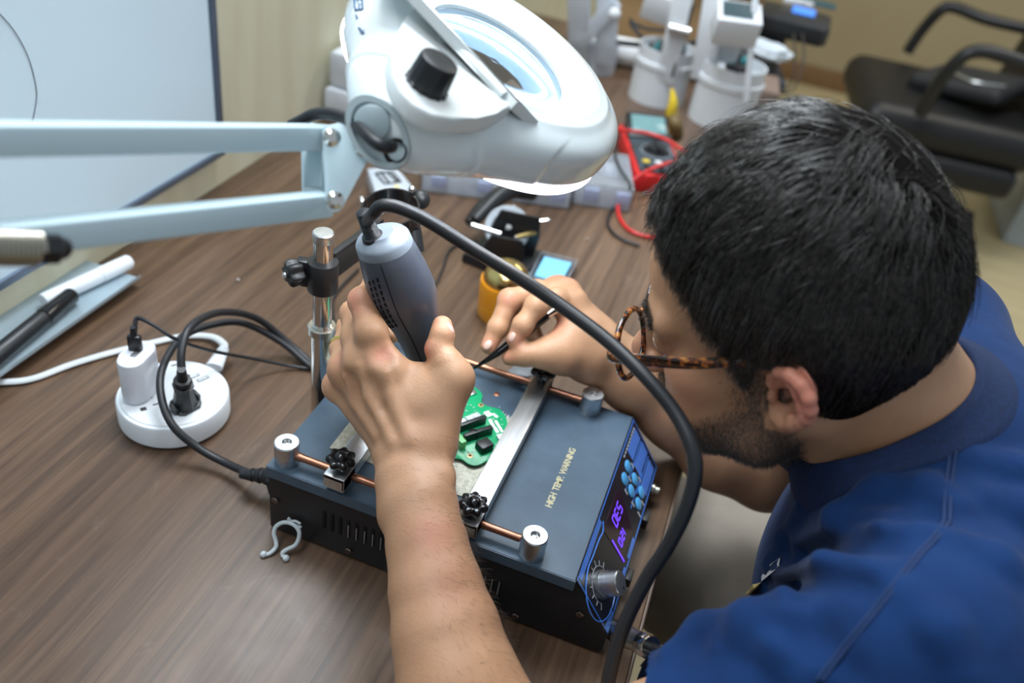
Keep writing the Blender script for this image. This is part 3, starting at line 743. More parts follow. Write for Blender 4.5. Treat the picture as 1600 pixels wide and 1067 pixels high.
# clear case with black chips
q = [onz(u, v, .026) for u, v in [(574, 263), (619, 259), (648, 296), (589, 307)]]
cs = thing('parts_case', (np.mean([p[0] for p in q]), np.mean([p[1] for p in q]), 0), 'small translucent parts case with black strips under its lid beyond the clamp stand', 'case')
quadbox('body', ccw([(p[0], p[1]) for p in q]), .0005, .021, M_FROST, cs, .002)
quadbox('lid', ccw([(p[0], p[1]) for p in q]), .0215, .026, M_FROST, cs, .0015)
b = MB(); F = frame((0, 0, 1), q[2] - q[1])
for (u0, v0, u1, v1) in [(587, 271, 600, 286), (594, 268, 608, 285), (604, 268, 620, 283), (612, 268, 626, 284)]:
    a = onz(u0, v0, .0265); c = onz(u1, v1, .0265); b.box((a + c) / 2, (np.linalg.norm(c - a), .0035, .001), 0, frame((0, 0, 1), c - a))
for (u0, v0, u1, v1) in [(586, 271, 612, 268), (600, 287, 627, 284)]:
    a = onz(u0, v0, .0265); c = onz(u1, v1, .0265); b.box((a + c) / 2, (np.linalg.norm(c - a), .0035, .001), 0, frame((0, 0, 1), c - a))
obj('black_strips', b, M_BLACK, cs)
b = MB(); p = onz(620, 291, .0264); b.box(p, (.010, .008, .0006), 0, F); obj('sticker', b, mat('yellow_sticker', (.75, .68, .35), .5), cs)

# organiser boxes in a row
M_LATCH = mat('milky_latch', (0.50, 0.56, 0.78), .35, trans=.15, ior=1.3)
def organiser(pl, pr, depth, h, label, seed, latches):
    pl = V3(pl); pr = V3(pr); dx = unit(pr - pl); L = np.linalg.norm(pr - pl); dy = V3((-dx[1], dx[0], 0)); F = np.stack([dx, dy, V3((0, 0, 1))], 1)
    c = (pl + pr) / 2 + dy * depth / 2
    t = thing('organiser_box', (c[0], c[1], 0), label, 'storage box', 'clear organiser boxes')
    b = MB(); b.prism([(-L / 2, -depth / 2), (L / 2, -depth / 2), (L / 2, depth / 2), (-L / 2, depth / 2)], .0005, .0035, .001, Mx=F, loc=(c[0], c[1], 0))
    for sx in (-1, 1): b.box(c + dx * sx * (L / 2 - .001) + V3((0, 0, h / 2)), (.002, depth, h), .0005, F)
    for sy in (-1, 1): b.box(c + dy * sy * (depth / 2 - .001) + V3((0, 0, h / 2)), (L, .002, h), .0005, F)
    obj('tray', b, M_FROST, t)
    rr = random.Random(seed)
    for k in (1, 2, 3):
        b = MB(); b.box(c + dx * (-L / 2 + L * k / 4) + V3((0, 0, h / 2)), (.0015, depth - .004, h - .004), 0, F); obj('divider', b, M_FROST, t)
    b = MB(); b.box(c + V3((0, 0, h + .002)), (L + .002, depth + .002, .003), .001, F); obj('lid', b, M_CLEAR, t)
    for k in range(8):
        col = rr.choice([(.10, .18, .55), (.55, .57, .60), (.30, .35, .45), (.6, .45, .35), (.75, .78, .82), (.22, .25, .32)])
        b = MB(); p = c + dx * rr.uniform(-.42, .42) * L + dy * rr.uniform(-.40, .40) * depth + V3((0, 0, .004 + h * .25))
        b.box(p, (rr.uniform(.012, .026), rr.uniform(.008, .018), h * .5), .0015, frame((0, 0, 1), (rr.uniform(-1, 1), rr.uniform(-1, 1), 0))); obj('stored_part', b, mat('part_%d' % int(sum(col) * 100), col, .5), t)
    for a in latches:
        b = MB(); b.box(pl + dx * a * L - dy * .0025 + V3((0, 0, h * .6)), (.022, .004, h * .55), .001, F); obj('latch', b, M_LATCH, t)
organiser(onz(658, 298, 0), onz(787, 314, 0), .115, .034, 'leftmost of the clear organiser boxes, partly under the lamp head', 1, (.2, .75))
organiser(onz(790, 313, 0), onz(888, 326, 0), .115, .034, 'middle clear organiser box behind the black iron holder', 2, (.35, .8))
organiser(onz(893, 318, 0), onz(982, 331, 0), .130, .036, 'rightmost clear organiser box beside the multimeter', 3, (.3, .85))

# soldering iron stand
st = thing('soldering_iron_stand', onz(775, 415, 0), 'black metal soldering iron stand with a round dish and clips', 'iron stand')
zb = .006
b = MB(); q = [onz(u, v, zb) for u, v in [(722, 404), (800, 432), (812, 440), (852, 402), (762, 368)]]
b.prism(ccw([(p[0], p[1]) for p in q]), .0005, .013, .0015); obj('base', b, M_BLACK, st)
Bc = onz(770, 395, .013); upd = V3((0, 0, 1))
px_ = unit(V3((.93, .30, 0)))
b = MB(); Fp = np.stack([px_, np.cross(V3((0, 0, 1)), px_), V3((0, 0, 1))], 1)
pl = onz(786, 420, .012)
b.prism([(-.028, 0), (.024, 0), (.024, .030), (.020, .046), (-.022, .050), (-.030, .030)], -.0015, .0015, .0004, Mx=np.stack([px_, V3((0, 0, 1)), -np.cross(V3((0, 0, 1)), px_)], 1), loc=pl); obj('front_plate', b, M_BLACK, st)
pl2 = onz(800, 395, .012)
b = MB(); b.prism([(-.034, 0), (.030, 0), (.034, .030), (.030, .060), (-.024, .064), (-.036, .030)], -.0015, .0015, .0004, Mx=np.stack([px_, V3((0, 0, 1)), -np.cross(V3((0, 0, 1)), px_)], 1), loc=pl2); obj('rear_plate', b, M_BLACK, st)
dc = onz(793, 357, .046); Fd = frame(unit(CAM - dc + V3((0, 0, .2))), (1, 0, 0))
b = MB(); b.lathe([(.0300, -.006), (.0315, 0), (.0300, .003), (.0225, .0015), (.0215, -.004), (.0010, -.005)], 48, Fd, dc); obj('dish', b, mat('pale_grey_dish', (.58, .64, .70), .3), st)
b = MB(); p0 = onz(797, 352, .052); b.tube([p0 + V3((-.005, -.004, 0)), p0, p0 + V3((.006, .016, .006))], [.0050, .0062, .0048], 12); obj('sponge', b, mat('white_melamine', (.88, .88, .86), .6), st)
b = MB(); b.tube([onz(737, 352, .05), onz(782, 366, .048)], .0035, 8); obj('left_clip', b, M_STEEL, st)
b = MB(); b.tube([onz(806, 371, .046), onz(838, 363, .048)], .0035, 8); b.ball(onz(840, 362, .048), .0045, 12); obj('brass_clip', b, mat('dull_brass', (.5, .36, .15), .35, 1.0), st)
b = MB(); b.tube([onz(824, 347, .045), onz(842, 346, .047), onz(860, 343, .05)], [.0014, .0026, .0010], 8); obj('crocodile_clip', b, M_CHROME, st)
b = MB(); b.ball(onz(778, 366, .051), .0024, 12); b.ball(onz(773, 388, .030), .0024, 12); b.ball(onz(806, 371, .050), .0022, 12); b.ball(onz(803, 322, .060), .0022, 12); obj('screw', b, M_STEEL, st)
b = MB(); b.tube([onz(735, 350, .03), onz(755, 325, .045), onz(780, 305, .055)], [.010, .0115, .012], 16); obj('holster', b, M_BLACK, st)

ir = thing('soldering_iron', onz(800, 300, .03), 'black soldering iron resting in the stand below the lamp head', 'soldering iron')
b = MB(); b.tube([onz(742, 345, .045), onz(775, 312, .060), onz(800, 296, .066), onz(820, 297, .064), onz(834, 300, .060)], [.0075, .0115, .0140, .0135, .0120], 18); obj('handle', b, M_RUBBER, ir)
b = MB(); b.tube([onz(834, 300, .058), onz(850, 300, .030), onz(858, 292, .004), onz(862, 282, .003), onz(866, 262, .003), onz(880, 235, .003)], .0024, 8); obj('cable', b, M_RUBBER, ir)
sc = thing('thin_black_cord', onz(700, 410, 0), 'thin black cord curving over the desk towards the iron stand', 'cable')
b = MB(); b.tube([onz(672, 455, .002), onz(682, 442, .002), onz(692, 420, .002), onz(698, 400, .002), onz(706, 388, .002), onz(722, 380, .002), onz(745, 378, .003)], .0018, 8); obj('cable', b, M_RUBBER, sc)

# amber tip cleaner
ac = onz(782, 492, 0); R0 = .031
am = thing('tip_cleaner', (ac[0], ac[1], 0), 'amber domed tip cleaner with a shiny gold ball on the desk behind the right hand', 'tip cleaner')
M_AMB = mat('amber_silicone', (.85, .36, .015), .22, var=(.78, .30, .01), trans=.25, coat=.4)
b = MB(); b.lathe([(R0 * .93, 0), (R0, .004), (R0 * 1.0, .018), (R0 * 1.02, .030), (R0 * 1.04, .046), (R0 * 1.0, .052), (R0 * .93, .052), (R0 * .91, .040)], 56, None, (ac[0], ac[1], 0)); obj('holder', b, M_AMB, am)
b = MB(); b.ball((ac[0], ac[1], .053), (.0290, .0290, .0270), 40); obj('gold_ball', b, mat('brushed_gold', (.72, .55, .22), .2, 1.0, var=(.62, .45, .16), vscale=90, bump=.12, bscale=300), am)

# clear tip box with blue foam
q = [onz(u, v, .016) for u, v in [(847, 394), (902, 407), (880, 447), (827, 432)]]
tb = thing('tip_box', (np.mean([p[0] for p in q]), np.mean([p[1] for p in q]), 0), 'flat clear box with pale blue foam on the desk near the right hand', 'box')
P4 = ccw([(p[0], p[1]) for p in q]); cen = np.mean(P4, 0)
quadbox('base', P4, .0005, .009, mat('dark_tray', (.05, .06, .07), .4), tb, .001)
quadbox('foam', [(cen + (V3((*p, 0))[:2] - cen) * .78) for p in P4], .0092, .0155, mat('pale_blue_foam', (.22, .58, .80), .7, var=(.18, .50, .74), vscale=220, bump=.2), tb, .0005)
b = MB()
for i in range(4):
    a = V3((*P4[i], .013)); c = V3((*P4[(i + 1) % 4], .013)); b.box((a + c) / 2, (np.linalg.norm(c - a), .0018, .0085), .0003, frame((0, 0, 1), c - a))
obj('rim', b, M_CLEAR, tb)
tr = thing('black_mat', onz(850, 452, 0), 'small dark pad under the clear tip box', 'pad')
b = MB(); q = [onz(u, v, 0) for u, v in [(836, 444), (884, 458), (874, 474), (842, 470), (822, 458)]]; b.prism(ccw([(p[0], p[1]) for p in q]), .0002, .004, .0005); obj('pad', b, M_BLACK, tr)
for u, v in [(917, 374), (372, 437)]:
    b = MB(); p = onz(u, v, .0015); b.box(p, (.004, .003, .003), .001, frame((0, 0, 1), (1, .6, 0))); o = obj('solder_crumb', b, M_STEEL, None, label='tiny pale crumb on the bare desk ' + ('right of the clear box with blue foam' if u > 900 else 'left of the clamp pole'), cat='crumb')

# ------------------------------------------------------------------ multimeter and leads
dm = thing('multimeter', (0.13, 1.02, 0), 'red and black digital multimeter lying beside the white tubs', 'multimeter')
a0 = onz(963, 176, .03); 
ctr = V3((.146, .985, .0)); dl = unit(V3((-.36, .93, 0))); dwd = V3((dl[1], -dl[0], 0))
Fm = np.stack([dwd, dl, V3((0, 0, 1))], 1)
def mm(x, y, z): return ctr + Fm @ V3((x, y, z))
b = MB(); b.prism([(-.044, -.10), (-.036, -.108), (.036, -.108), (.044, -.10), (.044, .095), (.036, .103), (-.036, .103), (-.044, .095)], .0005, .032, .003, Mx=Fm, loc=ctr); obj('holster', b, M_RED, dm)
b = MB(); b.prism([(-.037, -.098), (.037, -.098), (.037, .096), (-.037, .096)], .030, .037, .002, Mx=Fm, loc=ctr); obj('face', b, mat('slate_face', (.045, .06, .075), .4), dm)
Fs = Fm @ np.array([[1, 0, 0], [0, math.cos(.35), -math.sin(.35)], [0, math.sin(.35), math.cos(.35)]])
b = MB(); b.box(mm(0, .062, .045), (.076, .062, .012), .002, Fs); obj('screen_hood', b, M_BLACK, dm)
b = MB(); b.box(mm(0, .060, .0525), (.062, .044, .002), .0005, Fs); obj('screen', b, mat('lcd_green_grey', (.16, .30, .31), .2), dm)
b = MB(); b.lathe([(.023, .037), (.023, .039), (.019, .0395), (.017, .046), (.004, .047)], 40, None, mm(0.004, -.018, 0)); b.box(mm(.004, -.018, .047), (.008, .036, .006), .001, Fm); obj('dial', b, M_BLACK, dm)
b = MB(); b.tube([mm(.004 + .027 * math.cos(a), -.018 + .027 * math.sin(a), .0372) for a in np.linspace(0, 6.1, 24)], .0006, 5, smooth=1); obj('dial_print', b, M_FROST, dm)
for x, c_ in [(-.022, (.75, .55, .05)), (-.001, (.7, .72, .72))]:
    b = MB(); b.box(mm(x, -.066, .038), (.012, .010, .004), .002, Fm); obj('button', b, mat('btn_%d' % int(c_[2] * 100), c_, .4), dm)
for x in (-.025, 0, .025):
    b = MB(); b.cyl(mm(x, -.088, .036), mm(x, -.088, .040), .006, n=16); obj('socket', b, M_BLACKG, dm)
rl = thing('red_test_lead', onz(980, 330, 0), 'red test lead looping over the multimeter and onto the desk', 'test lead')
b = MB(); b.tube([onz(945, 198, .075), onz(972, 203, .068), onz(1010, 208, .062), onz(1040, 218, .062), onz(1062, 232, .06), onz(1085, 246, .06), onz(1085, 254, .058), onz(1045, 255, .05), onz(1010, 268, .045), onz(985, 285, .03), onz(968, 308, .018), onz(966, 332, .005), onz(974, 350, .003), onz(988, 362, .003), onz(1012, 370, .003), onz(1050, 372, .003)], .0030, 10)
obj('cable', b, M_RED, rl)
bl = thing('black_test_lead', onz(955, 345, 0), 'black test lead curling on the desk under the red one', 'test lead')
b = MB(); b.tube([onz(968, 210, .055), onz(960, 235, .05), onz(968, 262, .050), onz(985, 290, .045), onz(975, 305, .01), onz(958, 325, .003), onz(950, 345, .003), onz(956, 362, .003), onz(975, 375, .003), onz(1000, 384, .003)], .0024, 10)
obj('cable', b, M_RUBBER, bl)

# ------------------------------------------------------------------ white tub towers
M_TUB = mat('white_printed_plastic', (0.66, 0.69, 0.73), .45, var=(.64, .67, .71), vscale=10)
def tub(c, R_, h, name_label, arm_dir, tall=True):
    c = V3(c)
    t = thing('printed_robot_tower', (c[0], c[1], 0), name_label, 'robot model', 'white printed robot towers')
    b = MB(); b.lathe([(R_, 0), (R_, h * .66), (R_ * 1.05, h * .68), (R_ * 1.05, h * .76), (R_ * .98, h * .78), (R_ * .98, h), (R_ * .93, h), (R_ * .93, h * .80), (.001, h * .79)], 64, None, c, caps=True); obj('drum', b, M_TUB, t)
    rr = random.Random(int(c[0] * 1000))
    for k in range(7):
        a = rr.uniform(0, 6.28); q = c + V3((math.cos(a) * R_ * .55 * rr.random(), math.sin(a) * R_ * .55 - R_ * .15, h * .80 + .017))
        col = rr.choice([(.02, .02, .025), (.02, .02, .03), (.03, .20, .22), (.45, .25, .18), (.4, .42, .45)])
        b = MB(); b.box(q, (rr.uniform(.02, .034), rr.uniform(.015, .028), .032), .003, frame((rr.uniform(-.3, .3), rr.uniform(-.3, .3), 1), (rr.uniform(-1, 1), 1, 0))); obj('motor', b, mat('guts_%d' % int(sum(col) * 1000), col, .4), t)
    return t
t1 = tub((.092, 1.335, 0), .058, .110, 'white printed robot tower with a drum base, left one beyond the multimeter', 0)
t2 = tub((.232, 1.305, 0), .064, .118, 'white printed robot tower with a dark screen box on top, beside the head', 0)
def beam(t, p0, p1, w, dth, nm='column', m=None, xh=(1, 0, 0)):
    p0 = V3(p0); p1 = V3(p1); b = MB(); b.box((p0 + p1) / 2, (w, dth, np.linalg.norm(p1 - p0)), .002, frame(p1 - p0, xh)); return obj(nm, b, m or M_TUB, t)
beam(t1, W(1040, 128, 1.72), W(1073, -30, 1.60), .038, .022)
beam(t1, W(1052, 118, 1.71), W(1082, 8, 1.63), .006, .030, 'belt', M_BLACK)
b = MB(); b.box(W(1035, 12, 1.66), (.075, .030, .055), .004, frame((0.1, -.2, 1))); obj('head_box', b, M_TUB, t1)
b = MB(); b.lathe([(.012, -.02), (.012, .02)], 20, frame((1, 0, 0)), W(1062, 48, 1.64)); obj('pulley', b, M_STEEL, t1)
beam(t2, W(1098, 122, 1.70), W(1122, -20, 1.60), .045, .030)
beam(t2, W(1130, 95, 1.68), W(1140, 40, 1.62), .050, .012, 'gusset')
beam(t2, W(1166, 160, 1.62), W(1182, -20, 1.53), .011, .011, 'side_rod')
hb = W(1150, 38, 1.57); Fh = frame((0.05, -.35, .93), (1, .25, 0))
b = MB(); b.box(hb, (.082, .062, .055), .004, Fh); obj('head_box', b, M_TUB, t2)
b = MB(); b.box(hb + Fh @ V3((-.004, .002, .028)), (.056, .044, .002), .0005, Fh); obj('screen', b, mat('dark_teal_screen', (.05, .08, .09), .25), t2)
# third one, mostly behind the lamp head
t3 = thing('printed_robot_tower', (-.075, 1.42, 0), 'pale printed frame tower just right of the lamp head, furthest left', 'robot model', 'white printed robot towers')
b = MB(); b.lathe([(.055, 0), (.055, .06), (.050, .07), (.001, .07)], 48, None, (-.075, 1.42, 0)); obj('drum', b, M_FROST, t3)
beam(t3, W(905, 100, 1.84), W(905, -40, 1.70), .045, .020, m=M_FROST)
beam(t3, W(905, 70, 1.80), W(962, 2, 1.72), .030, .014, 'brace', M_FROST)
beam(t3, W(946, 100, 1.82), W(950, -10, 1.72), .045, .012, 'column', M_FROST)
b = MB(); b.ball(W(960, 22, 1.70), .013, 16); obj('joint', b, M_TUB, t3)

# cardboard box, paper roll, yellow tool and clutter at the far end
cb = thing('cardboard_box', (.09, 1.68, 0), 'brown cardboard box at the far end of the desk behind the robot towers', 'box')
M_CARD = mat('cardboard', (.42, .27, .13), .8, var=(.36, .225, .105), vscale=14)
b = MB(); b.box((.07, 1.675, .10), (.34, .07, .20), .003); obj('body', b, M_CARD, cb)
b = MB(); b.box((.07, 1.655, .205), (.34, .12, .003), .0005, frame((0, -.35, 1))); obj('flap', b, M_CARD, cb)
pr_ = thing('paper_roll', (.05, 1.50, 0), 'white roll lying behind the two robot drums', 'roll')
b = MB(); b.cyl((-.075, 1.475, .031), (.165, 1.530, .031), .030, n=40, bev=.003); obj('sheet_roll', b, mat('white_paper', (.78, .79, .80), .7), pr_)
yl = thing('yellow_tool', (.155, 1.22, 0), 'yellow plastic tool standing between the two white drums', 'tool')
b = MB(); b.tube([onz(1050, 205, .004), W(1049, 178, 1.62), W(1052, 160, 1.61), W(1050, 140, 1.62)], [.010, .016, .013, .004], 14, flat=(1.2, .7)); obj('grip', b, mat('yellow_plastic', (.62, .44, .02), .4), yl)
b = MB(); b.tube([onz(1060, 212, .004), W(1056, 195, 1.60), W(1050, 185, 1.61)], [.010, .012, .010], 12); obj('shaft', b, mat('olive_shadowed_plastic', (.16, .11, .04), .5), yl)
hk = thing('cable_tangle', (.02, 1.58, 0), 'dark cable tangle hanging in front of the cardboard box', 'cable')
b = MB(); b.tube([W(985, 30, 1.80), W(1003, 60, 1.78), W(1020, 72, 1.77), W(1045, 50, 1.78), W(1010, 45, 1.79), W(985, 35, 1.80), W(1000, 55, 1.78), W(1030, 78, 1.76)], .0035, 8)
b.tube([W(960, 66, 1.82), W(1000, 70, 1.80), W(1040, 74, 1.79), W(1090, 66, 1.80)], .006, 8); obj('cable', b, M_RUBBER, hk)

bk = thing('black_stack', (.27, 1.62, 0), 'stack of dark trays and papers at the far corner of the desk', 'stack')
b = MB(); b.box((.262, 1.635, .012), (.14, .15, .024), .003, frame((0, 0, 1), (1, .2, 0))); obj('tray', b, mat('dark_grey_tray', (.035, .04, .055), .4), bk)
b = MB(); b.box((.25, 1.64, .032), (.12, .13, .014), .003, frame((0, .05, 1), (1, -.1, 0))); obj('folder', b, M_BLACK, bk)
b = MB(); b.box((.235, 1.62, .050), (.10, .10, .018), .003, frame((0.1, 0, 1), (1, .3, 0))); obj('pouch', b, mat('slate_pouch', (.06, .07, .08), .5), bk)
cp = thing('crumpled_paper', (.295, 1.62, .04), 'crumpled pale blue-white paper bag on the dark trays', 'paper')
b = MB(); rr = random.Random(7)
bb = bmesh.new(); bmesh.ops.create_icosphere(bb, subdivisions=3, radius=1.0)
for v in bb.verts: k_ = 1 + rr.uniform(-.13, .13); v.co = Vector((v.co.x * .055 * k_, v.co.y * .030 * k_, v.co.z * .020 * k_))
b.bm(bb, frame((0, 0, 1), (1, -.25, 0)), (.283, 1.60, .078)); obj('sheet', b, mat('pale_paper', (.60, .66, .72), .5), cp, smooth=False)
bt = thing('brown_carton', (.30, 1.45, 0), 'dull brown carton at the desk edge just behind the head', 'carton')
b = MB(); b.box((.302, 1.48, .022), (.055, .12, .044), .002, frame((0, 0, 1), (1, .1, 0))); obj('body', b, mat('dull_brown_card', (.20, .14, .11), .7), bt)
# black monitor lying tilted with blue screen on its stand
mn = thing('black_printer', (.30, 1.75, 0), 'black desktop machine with a blue screen overhanging the far desk corner', 'machine')
b = MB(); b.prism([(.0, -.075), (.0, .085), (.165, .085), (.178, .07), (.178, -.055), (.165, -.075)], .085, .125, .004, loc=(.225, 1.77, 0)); obj('body', b, M_BLACK, mn)
b = MB(); b.box((.27, 1.79, .045), (.09, .10, .085), .003); obj('pedestal', b, M_BLACK, mn)
b = MB(); b.box(onz(1256, 18, .128), (.055, .045, .006), .002, frame((0, -.1, 1))); obj('blue_display', b, mat('bright_blue_panel', (.08, .28, .90), .35, emit=(.05, .2, .8), estr=.35), mn)
b = MB(); b.box(onz(1240, 2, .130), (.050, .02, .012), .003, frame((0, 0, 1), (1, .3, 0))); b.box(onz(1262, 6, .130), (.03, .012, .010), .003, frame((0, 0, 1), (1, -.3, 0))); obj('white_clips', b, M_TUB, mn)
b = MB(); b.box(onz(1265, 2, .128), (.13, .06, .004), .001); obj('teal_cover', b, mat('dark_teal', (.02, .07, .09), .4), mn)
ob = thing('orange_cap', onz(1190, 52, .05), 'small orange cap in front of the black machine', 'cap')
b = MB(); p = onz(1193, 48, .060); b.lathe([(.011, -.010), (.011, .008), (.008, .010)], 20, None, p); obj('cap', b, mat('orange_plastic', (.75, .30, .02), .4), ob)
for k, (u0, u1, lab) in enumerate([(1254, 1246, 'thin dark cord hanging from the black machine, right one'), (1240, 1236, 'thin dark cord hanging from the black machine, left one')]):
    cdt = thing('hanging_cord', onz(1235, 140, 0), lab, 'cable')
    b = MB(); b.tube([W(u0, 52, 1.96), W(u0 + 2, 85, 1.97), W(u1 + 4, 118, 1.98), W(u1 - 8, 142, 1.99), W(u1 - 22, 146, 1.97)], .0022, 6); obj('cable', b, mat('dull_cord', (.07, .06, .05), .5), cdt)
# white packet by the wall, mostly behind the lamp
wp = thing('tissue_packet', (-.36, .86, 0), 'white packet standing by the plywood wall behind the lamp hinge', 'packet')
b = MB(); b.prism([(-.032, -.09), (.030, -.09), (.032, .09), (-.032, .09)], .0005, .058, .005, loc=(-.362, .90, 0)); obj('lower_pack', b, mat('white_wrapping', (.70, .74, .80), .3, var=(.6, .65, .72), vscale=30), wp)
b = MB(); b.prism([(-.028, -.08), (.026, -.085), (.028, .08), (-.028, .08)], .060, .118, .006, loc=(-.362, .90, 0)); obj('upper_pack', b, MATS['white_wrapping'], wp)

# ------------------------------------------------------------------ office chair and bin
oc = thing('office_chair', (.95, 2.9, -.75), 'black padded office chair with tube armrests on the pale floor', 'chair')
M_LEA = mat('black_leatherette', (.007, .0075, .009), .45, bump=.15, bscale=60)
b = MB()
def cushion(c, half, rr, Mx, m, nm, h=.012):
    v = Vol(V3(c) - max(half) * 1.6 - .02, V3(c) + max(half) * 1.6 + .02, h); v.rbox(c, half, rr, Mx); return obj(nm, v.mesh(), m, oc, ang=180)
Fc = frame((0, 0, 1), (1, .10, 0))
cushion((.90, 2.86, -.315), (.30, .31, .07), .06, Fc, M_LEA, 'seat')
cushion((1.24, 2.98, .02), (.06, .29, .34), .055, frame((.15, .0, 1), (1, .1, 0)), M_LEA, 'backrest')
cushion((.92, 2.80, -.42), (.24, .26, .05), .03, Fc, M_LEA, 'underframe')
for nm, pts in [('armrest', [(1417, 82), (1440, 48), (1470, 16), (1492, 12), (1540, 30), (1600, 44), (1640, 52)]), ('armrest', [(1438, 178), (1470, 125), (1505, 88), (1535, 80), (1570, 88), (1620, 104), (1660, 110)])]:
    b = MB(); dd = [3.33, 3.28, 3.22, 3.2, 3.15, 3.1, 3.08] if pts[0][1] < 100 else [2.72, 2.62, 2.56, 2.54, 2.52, 2.5, 2.5]
    b.tube([W(u, v, q_) for (u, v), q_ in zip(pts, dd)], .021, 14); obj(nm, b, M_BLACK, oc)
b = MB(); b.cyl((.92, 2.84, -.70), (.92, 2.84, -.44), .028); obj('gas_column', b, M_BLACKG, oc)
for k in range(5):
    a = k * 2 * math.pi / 5 + .3; e = V3((.92 + .29 * math.cos(a), 2.84 + .29 * math.sin(a), -.69))
    b = MB(); b.tube([(.92, 2.84, -.665), e + V3((0, 0, .01))], [.026, .016], 12); o = obj('leg', b, M_BLACK, oc)
    b = MB(); b.cyl(e + V3((-.012, 0, -.030)), e + V3((.012, 0, -.030)), .029, n=20); obj('castor', b, M_BLACKG, o)
bg = thing('black_bag', (.98, 2.85, -.245), 'flat black bag lying on the office chair seat', 'bag')
v = Vol((.6, 2.5, -.4), (1.3, 3.2, -.05), .008); v.rbox((.97, 2.86, -.200), (.16, .14, .028), .024, frame((-.16, .05, 1), (.8, -.5, 0))); b = v.mesh(); obj('bag_body', b, mat('black_nylon', (.022, .024, .028), .6, bump=.2, bscale=120), bg, ang=180)
b = MB(); b.tube([(.87, 2.83, -.165), (.95, 2.75, -.165), (1.05, 2.74, -.155)], .005, 8); obj('zip', b, M_STEEL, bg)
bn = thing('storage_bin', (1.62, 3.0, -.75), 'clear plastic storage bin on the floor beside the office chair', 'bin')
x0b, x1b, y0b, y1b = 1.34, 1.95, 2.93, 3.36
M_BIN = mat('smoky_clear_plastic', (.62, .70, .74), .25, alpha=.55)
b = MB()
for c_, s_ in [(((x0b + x1b) / 2, y0b, -.60), (x1b - x0b, .004, .30)), (((x0b + x1b) / 2, y1b, -.60), (x1b - x0b, .004, .30)), ((x0b, (y0b + y1b) / 2, -.60), (.004, y1b - y0b, .30)), ((x1b, (y0b + y1b) / 2, -.60), (.004, y1b - y0b, .30)), (((x0b + x1b) / 2, (y0b + y1b) / 2, -.745), (x1b - x0b, y1b - y0b, .006))]: b.box(c_, s_, .001)
obj('walls', b, M_BIN, bn)
b = MB()
for c_, s_ in [(((x0b + x1b) / 2, y0b, -.45), (x1b - x0b + .02, .018, .018)), (((x0b + x1b) / 2, y1b, -.45), (x1b - x0b + .02, .018, .018)), ((x0b, (y0b + y1b) / 2, -.45), (.018, y1b - y0b, .018)), ((x1b, (y0b + y1b) / 2, -.45), (.018, y1b - y0b, .018))]: b.box(c_, s_, .003)
obj('rim', b, M_FROST, bn)
cw = thing('blue_cloth', (1.7, 3.1, -.74), 'folded dark blue cloth inside the clear bin', 'cloth')
b = MB(); b.box((1.66, 3.14, -.63), (.50, .34, .21), .03, seg=4); obj('fabric', b, mat('navy_cloth', (.02, .06, .22), .8), cw)
# ------------------------------------------------------------------ clamp pole beside the station
pxy = V3((-0.0125, 0.112, 0.0))
def pole_z(v):
    """height on the pole seen at photo row v"""
    lo, hi = 0.0, .5
    for _ in range(40):
        m_ = (lo + hi) / 2; P = RC @ (V3((pxy[0], pxy[1], m_)) - CAM); lo, hi = (m_, hi) if P[1] / P[2] * FPX + 533.5 > v else (lo, m_)
    return lo
zT = pole_z(362)
sd = thing('clamp_stand', (pxy[0], pxy[1], .03), 'steel pole stand with black clamp arm and ring beside the station', 'stand')
b = MB(); b.cyl((*pxy[:2], .012), (*pxy[:2], pole_z(505)), .0098, n=36)
b.cyl((*pxy[:2], pole_z(505)), (*pxy[:2], zT - .009), .0084, n=36); obj('pole', b, M_CHROME, sd)
b = MB(); b.lathe([(.0086, zT - .009), (.0089, zT - .0085), (.0089, zT - .001), (.0080, zT), (.0004, zT + .0002)], 36, None, pxy); obj('end_cap', b, M_ALU, sd)
b = MB(); zc = pole_z(510); b.lathe([(.0100, zc - .007), (.0128, zc - .006), (.0128, zc + .001), (.0118, zc + .002), (.0088, zc + .002)], 36, None, pxy); obj('collar', b, mat('nickel_collar', (.62, .60, .54), .25, 1.0), sd)
b = MB(); b.box((-.0065, .112, .035), (.012, .028, .045), .001); obj('bracket', b, M_BLACK, sd)
z0c, z1c = pole_z(452), pole_z(408)
b = MB(); b.lathe([(.0128, z0c), (.0132, z0c + .001), (.0132, z1c - .001), (.0128, z1c), (.0092, z1c)], 40, None, pxy)
lug = unit(V3((-.97, -.2, 0))); b.box(V3((pxy[0], pxy[1], (z0c + z1c) / 2)) + lug * .016, (.014, .010, z1c - z0c - .003), .002, frame((0, 0, 1), lug))
obj('clamp', b, M_BLACK, sd)
b = MB(); zm = (z0c + z1c) / 2 + .003; p0 = V3((pxy[0], pxy[1], zm)) + lug * .020 + V3((0.001, -.007, 0))
kd = unit(V3((-.55, -.83, 0.0)))
def wob6(a, r_, z): return r_ * (1 + .15 * math.cos(6 * a)) if r_ > .005 else r_
b.lathe([(.004, -.004), (.0095, -.003), (.0105, .001), (.0105, .006), (.0090, .0085), (.0040, .0088), (.0032, .0105), (.0006, .0112)], 72, frame(kd), p0, wob=wob6); kn = obj('clamp_knob', b, M_BLACK, sd, ang=50)
b = MB(); b.ball(p0 + kd * .0105, .0026, 14); obj('knob_tip', b, M_ALU, kn)
rc = onz(612, 338, zm + .006); rc[2] = zm + .006
ad = unit(V3((rc[0] - pxy[0], rc[1] - pxy[1], 0))); La = math.hypot(rc[0] - pxy[0], rc[1] - pxy[1])
